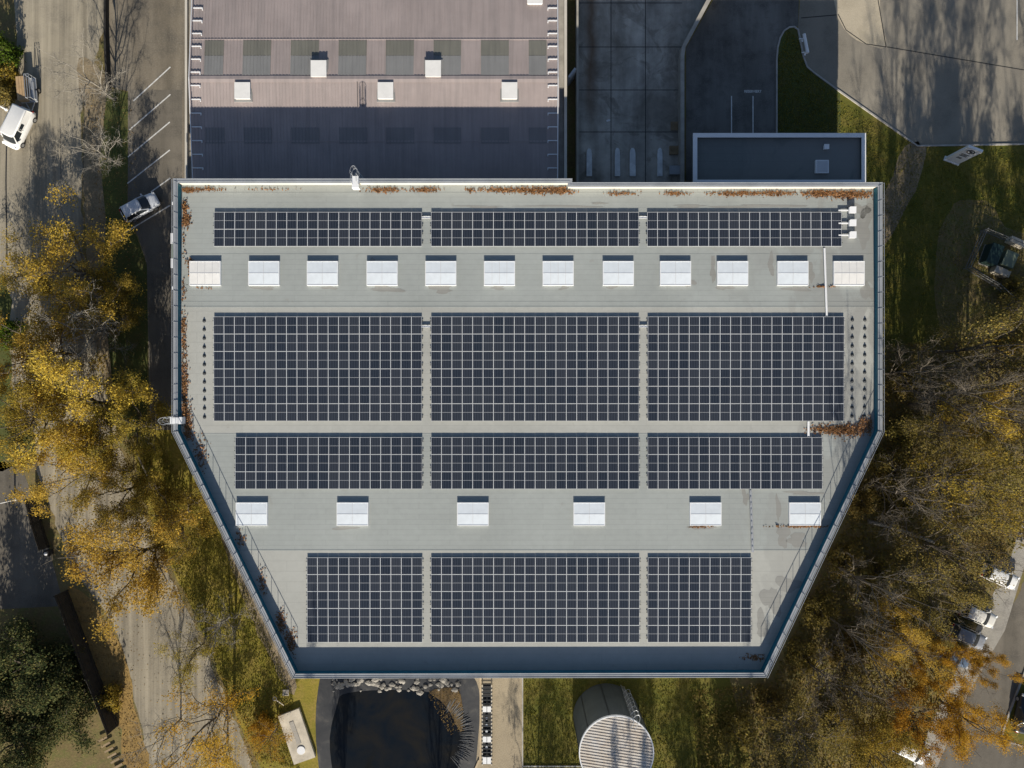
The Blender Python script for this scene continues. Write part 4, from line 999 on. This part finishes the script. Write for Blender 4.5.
# ------------------------------------------------------------------ trees
def leaf_mesh(name, C, size, mat, rng, flat=1.0):
    n = len(C); u = rng.normal(size=(n, 3)); u[:, 2] *= flat; u /= np.linalg.norm(u, axis=1)[:, None] + 1e-9
    v = rng.normal(size=(n, 3)); v[:, 2] *= flat; v -= u * np.sum(u * v, axis=1)[:, None]; v /= np.linalg.norm(v, axis=1)[:, None] + 1e-9
    s = size * rng.uniform(.6, 1.25, n)[:, None]; u = u * s; v = v * s * .62
    V = np.stack([C + u, C + v - u * .15, C - u, C - v - u * .15], 1).reshape(-1, 3)
    me = bpy.data.meshes.new(name); me.vertices.add(4 * n); me.vertices.foreach_set('co', V.astype(np.float32).ravel())
    me.loops.add(4 * n); me.loops.foreach_set('vertex_index', np.arange(4 * n, dtype=np.int32))
    me.polygons.add(n); me.polygons.foreach_set('loop_start', np.arange(0, 4 * n, 4, dtype=np.int32)); me.polygons.foreach_set('loop_total', np.full(n, 4, np.int32))
    me.materials.append(mat); me.update(calc_edges=True); me.validate(); return me
def gen_tree(seed, H, Rr, n_leaf, leaf_s, tr, cb=.3, npri=11, nsec=6, ntw=5, gap=.25, sub=0, spread=.55):
    rg = random.Random(seed); rng = np.random.default_rng(seed); b = MB()
    def jit(s): return Vector((rg.gauss(0, s), rg.gauss(0, s), rg.gauss(0, s)))
    tp = [Vector((0, 0, -.1))]
    for i in range(1, 6): tp.append(Vector((rg.gauss(0, .02 * H) * i / 5, rg.gauss(0, .02 * H) * i / 5, H * .8 * i / 5)))
    b.tube(tp, [tr * 1.25, tr, tr * .8, tr * .6, tr * .4, tr * .15], 8)
    def tpos(t): t = t * 5; i = min(4, int(t)); return tp[i].lerp(tp[i + 1], t - i)
    tips = []
    zc, hzz = H * (cb + 1) / 2, H * (1 - cb) / 2
    az = rg.uniform(0, 6)
    for i in range(npri):
        u = (i + .5) / npri; az += 2.4 + rg.gauss(0, .35)
        ze = H * cb + (H * (1 - cb)) * (u ** .9) * .93 + rg.gauss(0, .03 * H)
        rr = Rr * math.sqrt(max(.08, 1 - ((ze - zc) / hzz) ** 2 * .85)) * rg.uniform(.72, 1.08)
        st = tpos(max(.22, min(.93, (ze / H) * .85 - rg.uniform(.15, .3))))
        en = Vector((rr * math.cos(az), rr * math.sin(az), ze)); pts = []
        for k in range(6):
            t = k / 5; q = st.lerp(en, t); q.z += math.sin(t * PI) * .06 * H * rg.uniform(-.3, 1); q += jit(.035 * Rr) * (0 if k in (0,) else 1); pts.append(q)
        b.tube(pts, [tr * .42 * (1 - .85 * k / 5) + .012 for k in range(6)], 6, cap=False)
        for j in range(nsec):
            t = rg.uniform(.3, 1.0); k = min(4, int(t * 5)); s0 = pts[k].lerp(pts[k + 1], t * 5 - k); d = (pts[k + 1] - pts[k]).normalized()
            d2 = (d * .7 + jit(.6) + Vector((0, 0, .25))).normalized(); L = Rr * rg.uniform(.22, .42)
            e2 = s0 + d2 * L; mid = s0.lerp(e2, .5) + jit(.03 * Rr); b.tube([s0, mid, e2], [tr * .14 + .008, tr * .09 + .007, .010], 4, cap=False)
            wgt = 0 if rg.random() < gap else rg.uniform(.35, 1.5)
            for q in range(ntw):
                t2 = rg.uniform(.25, 1); s1 = s0.lerp(mid, t2 * 2) if t2 < .5 else mid.lerp(e2, t2 * 2 - 1)
                d3 = (d2 * .6 + jit(.7)).normalized(); e3 = s1 + d3 * Rr * rg.uniform(.1, .2)
                b.tube([s1, e3], [.013, .006], 3, cap=False); tips.append((s1.lerp(e3, .7), wgt))
                for z_ in range(sub):
                    s4 = s1.lerp(e3, rg.uniform(.3, 1)); e4 = s4 + (d3 * .5 + jit(.8)).normalized() * Rr * rg.uniform(.06, .12); b.tube([s4, e4], [.009, .005], 3, cap=False)
    C = None
    if n_leaf:
        Tp = np.array([t[0][:] for t in tips]); W = np.array([t[1] for t in tips]); W /= W.sum()
        idx = rng.choice(len(Tp), n_leaf, p=W); C = Tp[idx] + rng.normal(size=(n_leaf, 3)) * np.array([1, 1, .75]) * spread
    return b.mesh('trunk', M['bark']), (leaf_mesh('crown', C, leaf_s, M['leaf_gold'], rng) if n_leaf else None)
KIN = {}
for k, a in {  # seed, H, R, leaves, size, trunk, ...
    'full': [(11, 12, 6, 18000, .105, .2), (12, 12, 6, 16500, .105, .19), (13, 12, 6, 19000, .1, .2)],
    'thin': [(21, 13, 5.5, 6200, .105, .17), (22, 13, 5.5, 5000, .105, .16), (23, 13, 5.5, 7500, .105, .17)]}.items():
    KIN[k] = [gen_tree(*q, **(dict(gap=.26, spread=.38, sub=1, ntw=6) if k == 'full' else dict(gap=.3, spread=.42, sub=1))) for q in a]
KIN['bare'] = [gen_tree(31, 12, 5, 0, 0, .13, .28, 12, 8, 6, .2, 2), gen_tree(32, 14, 5, 0, 0, .14, .3, 12, 8, 6, .2, 2), gen_tree(33, 14, 5, 0, 0, .13, .3, 11, 7, 6, .5, 2)]
KIN['shrub'] = [gen_tree(41, 2.4, 1.9, 2600, .13, .06, .05, 10, 5, 4, .1, 0, .28), gen_tree(42, 2.2, 1.7, 2200, .13, .05, .05, 10, 5, 4, .15, 0, .26)]
KIN['ever'] = [gen_tree(51, 7, 4.2, 20000, .12, .2, .06, 16, 6, 5, .05, 0, .42), gen_tree(52, 6, 3.6, 16000, .12, .18, .06, 16, 6, 5, .05, 0, .4)]
NOM = dict(full=(12, 6), thin=(13, 5.5), bare=(13, 5), shrub=(2.3, 1.8), ever=(6.5, 4))
cnt = {}
def tree(kind, px, py, rpx, h, leaf, label, cat='tree', name=None, bark='bark', group=None, world=None, zf=.62):
    i = cnt.get(kind, 0); cnt[kind] = i + 1; tm, lm = KIN[kind][i % len(KIN[kind])]
    zc = h * zf; c = P(px, py, zc) if world is None else Vector((*world, 0)); rw = rpx * .1 * (CAMZ - zc) / D
    name = name or dict(full='autumn_tree', thin='autumn_tree', bare='bare_tree', shrub='shrub', ever='evergreen_tree')[kind]
    r_ = thing(name, label, cat, (c.x, c.y, 0), random.uniform(0, 6.28), group)
    s_ = (rw / NOM[kind][1], rw / NOM[kind][1], h / NOM[kind][0])
    for nm, me, mt in (('trunk', tm, M[bark]), ('crown', lm, M.get(leaf))):
        if me is None: continue
        o = bpy.data.objects.new(nm, me); COL.objects.link(o); o.parent = r_; o.scale = s_
        o.material_slots[0].link = 'OBJECT'; o.material_slots[0].material = mt
    return r_
random.seed(77)
G1 = 'yellow trees along the street'
for a in [
 ('thin', 24, 272, 40, 5.5, 'leaf_gold', 'golden tree crown at the picture edge, highest up the street'),
 ('full', 104, 302, 34, 7, 'leaf_olive', 'olive yellow tree on the verge below the silver blue hatchback'),
 ('full', 20, 420, 46, 11, 'leaf_olive', 'olive gold crown at the picture edge above the shaded driveway'),
 ('full', 118, 492, 44, 10, 'leaf_olive', 'olive gold tree between the street bend and the pale pole'),
 ('full', 72, 268, 62, 6.8, 'leaf_gold', 'broad golden tree over the street, closest to the silver blue hatchback'),
 ('full', 38, 352, 56, 9, 'leaf_gold', 'golden tree crown at the picture edge opposite the large six deep array'),
 ('full', 75, 405, 64, 12.5, 'leaf_gold', 'big dense golden tree over the street, opposite the wall ladder'),
 ('full', 120, 425, 44, 10.5, 'leaf_olive', 'yellow green tree reaching toward the wall ladder'),
 ('full', 72, 470, 50, 11, 'leaf_gold', 'golden tree with lower edge overhanging the shaded driveway'),
 ('full', 128, 560, 66, 12, 'leaf_gold', 'large golden tree over the bend of the street beside the dark fence'),
 ('full', 165, 520, 46, 9, 'leaf_olive', 'olive yellow tree on the lawn beside the slanted wall'),
 ]: tree(*a, group=G1)
for a in [
 ('thin', 196, 736, 48, 15, 'leaf_orange', 'orange tree with thick trunk and grey branches over the lower street'),
 ('thin', 214, 758, 30, 5.5, 'leaf_gold', 'sparse yellow tree at the lower picture edge beside the concrete slab'),
 ('thin', 190, 655, 30, 6, 'leaf_olive', 'sparse green yellow tree between lower street and lawn'),
 ('bare', 210, 632, 36, 8, None, 'leafless grey tree standing on the yellow lawn'),
 ('bare', 84, 78, 36, 9, None, 'leafless tree beside the tan street, opposite the trailer'),
 ('bare', 92, 150, 34, 8, None, 'leafless tree on the grass verge opposite the white van'),
 ('bare', 84, 330, 44, 10, None, 'pale leafless tree rising between the golden crowns'),
 ('bare', 158, 742, 30, 8, None, 'leafless tree by the garden steps'),
 ('thin', 268, 742, 24, 5, 'leaf_orange', 'low orange leaved tree beside the concrete slab')]: tree(*a, bark='bark_pale' if a[0] == 'bare' else 'bark')
for a in [
 ('ever', 20, 668, 44, 5.5, 'leaf_green', 'dark evergreen tree in the garden below the driveway'),
 ('ever', 52, 718, 40, 5, 'leaf_green', 'dark evergreen tree close to the tall dark fence'),
 ('ever', 10, 746, 40, 6, 'leaf_green', 'dark evergreen tree in the bottom corner of the picture'),
 ('ever', 60, 662, 20, 3, 'leaf_green', 'small dark evergreen tree squeezed against the tall dark fence')]: tree(*a)
for a in [
 ('shrub', 0, 48, 15, 2.4, 'leaf_fresh', 'bright green shrub at the picture edge opposite the trailer'),
 ('shrub', 1, 74, 13, 2., 'leaf_olive', 'olive shrub at the picture edge beside the van and trailer'),
 ('shrub', -1, 92, 12, 1.8, 'leaf_brown', 'brown shrub nearest the white van'),
 ('shrub', 108, 702, 13, 2.2, 'leaf_olive', 'yellowish shrub at the lower end of the dark fence'),
 ('shrub', 5, 336, 15, 2, 'leaf_fresh', 'green shrub on the lawn across the street'),
 ('shrub', 18, 436, 14, 2, 'leaf_green', 'dark green shrub above the shaded driveway'),
 ('shrub', 262, 727, 11, 1.6, 'leaf_orange', 'orange shrub just beside the concrete slab')]: tree(*a, cat='shrub')
W = 'trees of the wood beside the hall'
for a in [
 ('thin', 1008, 346, 52, 18, 'leaf_brown', 'sparse tan tree nearest the fenced cabinets'),
 ('full', 992, 425, 44, 15, 'leaf_gold', 'bright yellow tree at the picture edge below the fenced cabinets'),
 ('thin', 955, 435, 38, 15, 'leaf_wood', 'olive tree beside the thin pale fallen log'),
 ('thin', 972, 482, 50, 17, 'leaf_olive', 'olive yellow tree above the long grey fallen log'),
 ('thin', 1024, 492, 46, 16, 'leaf_wood', 'yellow olive tree at the picture edge level with the three deep arrays'),
 ('thin', 945, 552, 46, 13, 'leaf_brown', 'brown tree just below the long grey fallen log'),
 ('thin', 990, 528, 34, 13, 'leaf_brown', 'brown tree shading the far end of the parking bay'),
 ('thin', 942, 600, 36, 11, 'leaf_wood', 'olive brown tree whose crown touches the small white car'),
 ('full', 905, 640, 38, 11, 'leaf_gold', 'golden tree in the middle of the wood, level with the roof corner'),
 ('full', 938, 668, 30, 9, 'leaf_orange', 'orange tree beside the blue grey car'),
 ('full', 984, 668, 22, 8, 'leaf_orange', 'orange tree overhanging the asphalt beside the parking bay'),
 ('full', 975, 726, 36, 10, 'leaf_orange', 'bright orange tree overhanging the street corner'),
 ('full', 925, 726, 38, 9, 'leaf_orange', 'orange tree at the near end of the parking bay'),
 ('thin', 868, 705, 38, 8, 'leaf_wood', 'olive tree standing behind the orange ones, away from the street'),
 ('full', 880, 760, 44, 12, 'leaf_olive', 'dense olive tree at the lower picture edge by the white car'),
 ('thin', 805, 742, 44, 11, 'leaf_wood', 'olive tree at the lower picture edge, nearest the round tank'),
 ('bare', 1030, 365, 46, 20, None, 'tall leafless tree at the picture edge above the bright yellow one'),
 ('bare', 935, 372, 36, 17, None, 'slender leafless tree on the dark lawn, closest to the upper parapet'),
 ('bare', 990, 408, 46, 21, None, 'tall leafless tree rising out of the bright yellow crown'),
 ('thin', 1032, 425, 44, 19, 'leaf_wood', 'tall olive brown tree at the picture edge behind the bright yellow one'),
 ('thin', 1045, 330, 46, 18, 'leaf_brown', 'brown tree behind the fenced cabinets at the picture edge'),
 ('bare', 892, 598, 46, 20, None, 'very tall leafless tree beside the lower slanted parapet'),
 ('bare', 925, 500, 50, 17, None, 'tall leafless tree nearest the upper slanted parapet'),
 ('bare', 968, 392, 42, 20, None, 'leafless tree between the tan tree and the pale log'),
 ('bare', 880, 655, 40, 19, None, 'tall leafless tree standing in the dark part of the wood by the roof corner'),
 ('bare', 838, 690, 40, 12, None, 'leafless tree in the dark gap below the roof corner'),
 ('bare', 972, 560, 30, 13, None, 'leafless tree above the small white car half hidden by leaves')]: tree(*a, group=W, bark='bark')
for i, (px, py, r_, h_, lf, lb) in enumerate([
 (872, 455, 16, 2.2, 'leaf_wood', 'olive shrub close to the kink of the parapet'), (895, 470, 18, 2.4, 'leaf_brown', 'brown shrub on the wood floor level with the parapet kink'),
 (905, 432, 16, 2.2, 'leaf_wood', 'olive shrub beside the thin pale log'), (862, 500, 15, 2., 'leaf_brown', 'brown shrub just above the thick fallen log'),
 (896, 505, 18, 2.4, 'leaf_wood', 'olive shrub touching the thick fallen log'), (846, 560, 16, 2.2, 'leaf_brown', 'brown shrub beside the slanted parapet below the log'),
 (880, 575, 18, 2.4, 'leaf_brown', 'brown shrub under the leafless tree below the log'), (822, 610, 16, 2.2, 'leaf_wood', 'olive shrub against the lower slanted parapet'),
 (850, 650, 18, 2.2, 'leaf_brown', 'brown shrub level with the bottom solar arrays'), (806, 660, 16, 2., 'leaf_wood', 'olive shrub by the lower roof corner'),
 (770, 705, 18, 2., 'leaf_brown', 'brown shrub below the roof corner'), (735, 735, 18, 2.2, 'leaf_wood', 'olive shrub between tank and wood'),
 (840, 735, 20, 2.2, 'leaf_wood', 'olive shrub at the lower edge of the wood'), (905, 380, 14, 2., 'leaf_brown', 'brown shrub on the dark lawn below the fence corner'),
 (1018, 290, 16, 2., 'leaf_wood', 'olive shrub beside the fence at the picture edge'), (1012, 330, 18, 2.2, 'leaf_gold', 'yellow shrub just below the fenced cabinets')]):
    tree('shrub', px, py, r_, h_, lf, lb, 'shrub')
# trees beyond the picture whose shadows reach into it
FAR = 'trees just outside the picture'
for kd, x, y, r_, h in (('full', -18.9, -53, 22, 19.8), ('full', 24.3, -53, 24, 19.4), ('thin', 8, -58, 40, 16), ('bare', -8, -60, 44, 15), ('full', 21, -61, 46, 14), ('full', 30, -60, 46, 15), ('full', 13.2, -61, 30, 19),
                     ('thin', 60, 4, 46, 20), ('bare', 57, -2, 46, 21), ('bare', 61, 14, 46, 16), ('full', 54.5, -1, 40, 13), ('thin', 3, -57, 36, 14), ('full', -63, -20, 40, 11)):
    tree(kd, 0, 0, r_, h, 'leaf_brown', 'tall autumn tree standing just beyond the picture edge', group=FAR, world=(x, y))

# ------------------------------------------------------------------ fallen leaves, undergrowth, grass
rng = np.random.default_rng(5)
def inpoly(poly, n):
    xs = [p[0] for p in poly]; ys = [p[1] for p in poly]; out = []
    pts = rng.uniform((min(xs), min(ys)), (max(xs), max(ys)), (n * 4, 2)); m = np.zeros(len(pts), bool)
    k = len(poly)
    for i in range(k):
        (x0, y0), (x1, y1) = poly[i], poly[(i + 1) % k]
        c = ((y0 > pts[:, 1]) != (y1 > pts[:, 1])) & (pts[:, 0] < (x1 - x0) * (pts[:, 1] - y0) / ((y1 - y0) or 1e-9) + x0); m ^= c
    return pts[m][:n]
def stuff(name, C, size, mat, label, flat=.25):
    o = bpy.data.objects.new(name, leaf_mesh(name, np.array(C), size, mat, rng, flat)); COL.objects.link(o); return tag(o, label, None, None, 'stuff')
pts = []
def litter(px, py, rx, ry, n):
    n = int(n * 1.05); q = rng.normal(size=(n, 2)) * np.array([rx, ry * .85]) * .5 + np.array([px, py])
    for x, y in q:
        w_ = P(x, y, ZR + .1); pts.append((w_.x, w_.y, 0))
for a in [(186, 190, 12, 3, 160), (205, 189, 20, 2, 100), (270, 189, 30, 1.5, 30), (383, 189.5, 18, 3, 180), (425, 189.5, 16, 3, 170), (470, 190, 5, 3, 40), (500, 189.5, 20, 3, 200), (535, 190, 26, 4.5, 420), (560, 190, 14, 4.5, 300), (620, 193, 16, 2.5, 90), (675, 193, 14, 2.5, 110), (738, 193, 26, 3, 260), (775, 193, 22, 3, 260), (820, 193, 16, 4, 330), (850, 194, 26, 5, 620),
          (183, 207, 5, 9, 200), (184, 220, 6, 8, 320), (183, 245, 3, 20, 30), (190, 263, 4, 6, 70), (190, 272, 2, 10, 50), (183, 290, 3, 16, 60), (182.5, 325, 4, 14, 170), (183, 350, 4, 24, 160), (183, 385, 5, 26, 420), (184, 410, 5, 14, 260), (188, 428, 5, 16, 300), (200, 455, 7, 20, 160),
          (828, 430, 18, 5, 330), (850, 430, 22, 7, 600), (865, 424, 8, 10, 200), (823, 286.5, 10, 1, 50), (804, 526.5, 26, 1.6, 160), (240, 540, 4, 14, 60), (262, 585, 5, 18, 90), (280, 625, 6, 18, 200), (290, 642, 6, 14, 200), (755, 658, 12, 4, 90), (206, 288, 8, 1, 15), (700, 527, 12, 1, 60)]: litter(*a)
arr = np.array(pts); keep = []
RIs = inset(OUT, .5)
def inside(poly, x, y):
    c = False
    for i in range(len(poly)):
        (x0, y0), (x1, y1) = poly[i], poly[(i + 1) % len(poly)]
        if (y0 > y) != (y1 > y) and x < (x1 - x0) * (y - y0) / (y1 - y0) + x0: c = not c
    return c
keep = [(x, y, zr(y) + rng.uniform(.02, .09)) for x, y, _ in arr if inside(RIs, x, y)]
stuff('roof_leaf_litter', keep, .105, M['leaf_litter'], 'rust coloured fallen leaves drifted along the roof edges')
def scatter(polypx, n, z0, z1): q = inpoly(PL(polypx), n); return [(x, y, rng.uniform(z0, z1)) for x, y in q]
WOOD = [(880, 345), (1060, 330), (1060, 520), (1000, 560), (915, 770), (700, 790), (690, 690), (770, 682), (884, 440)]
u = scatter(WOOD, 26000, .03, .5)
stuff('undergrowth', u, .16, M['leaf_floor'], 'tangled brown and olive undergrowth covering the wood floor', .6)
l_ = scatter(WOOD, 9000, .02, .06) + scatter([(66, 596), (92, 600), (122, 645), (148, 770), (128, 770), (116, 720)], 1500, .02, .06) + scatter([(60, 380), (140, 380), (230, 640), (260, 770), (150, 770), (100, 600)], 900, .02, .03) + scatter([(425, 690), (460, 688), (466, 730), (450, 735)], 420, .05, .06) + scatter([(85, 90), (130, 90), (146, 262), (146, 424), (110, 424)], 1500, .02, .05) + scatter([(230, 690), (290, 690), (300, 770), (250, 770)], 900, .02, .06)
stuff('leaf_litter', l_, .075, M['leaf_tan'], 'tan fallen leaves scattered under the trees')
g_ = scatter([(150, 428), (225, 545), (292, 690), (300, 770), (262, 760), (222, 680), (170, 560), (140, 470)], 22000, .02, .10) + scatter([(838, 100), (917, 150), (1060, 148), (1060, 330), (900, 345), (842, 345)], 26000, .02, .10) + scatter([(524, 680), (700, 680), (720, 790), (524, 790)], 16000, .02, .10) + scatter([(778, 132), (777, 60), (788, 29), (798, 40), (806, 68), (838, 95), (838, 132)], 5000, .02, .1)
stuff('grass', g_, .07, M['grass'], 'short autumn grass on the lawns round the hall', 1.2)
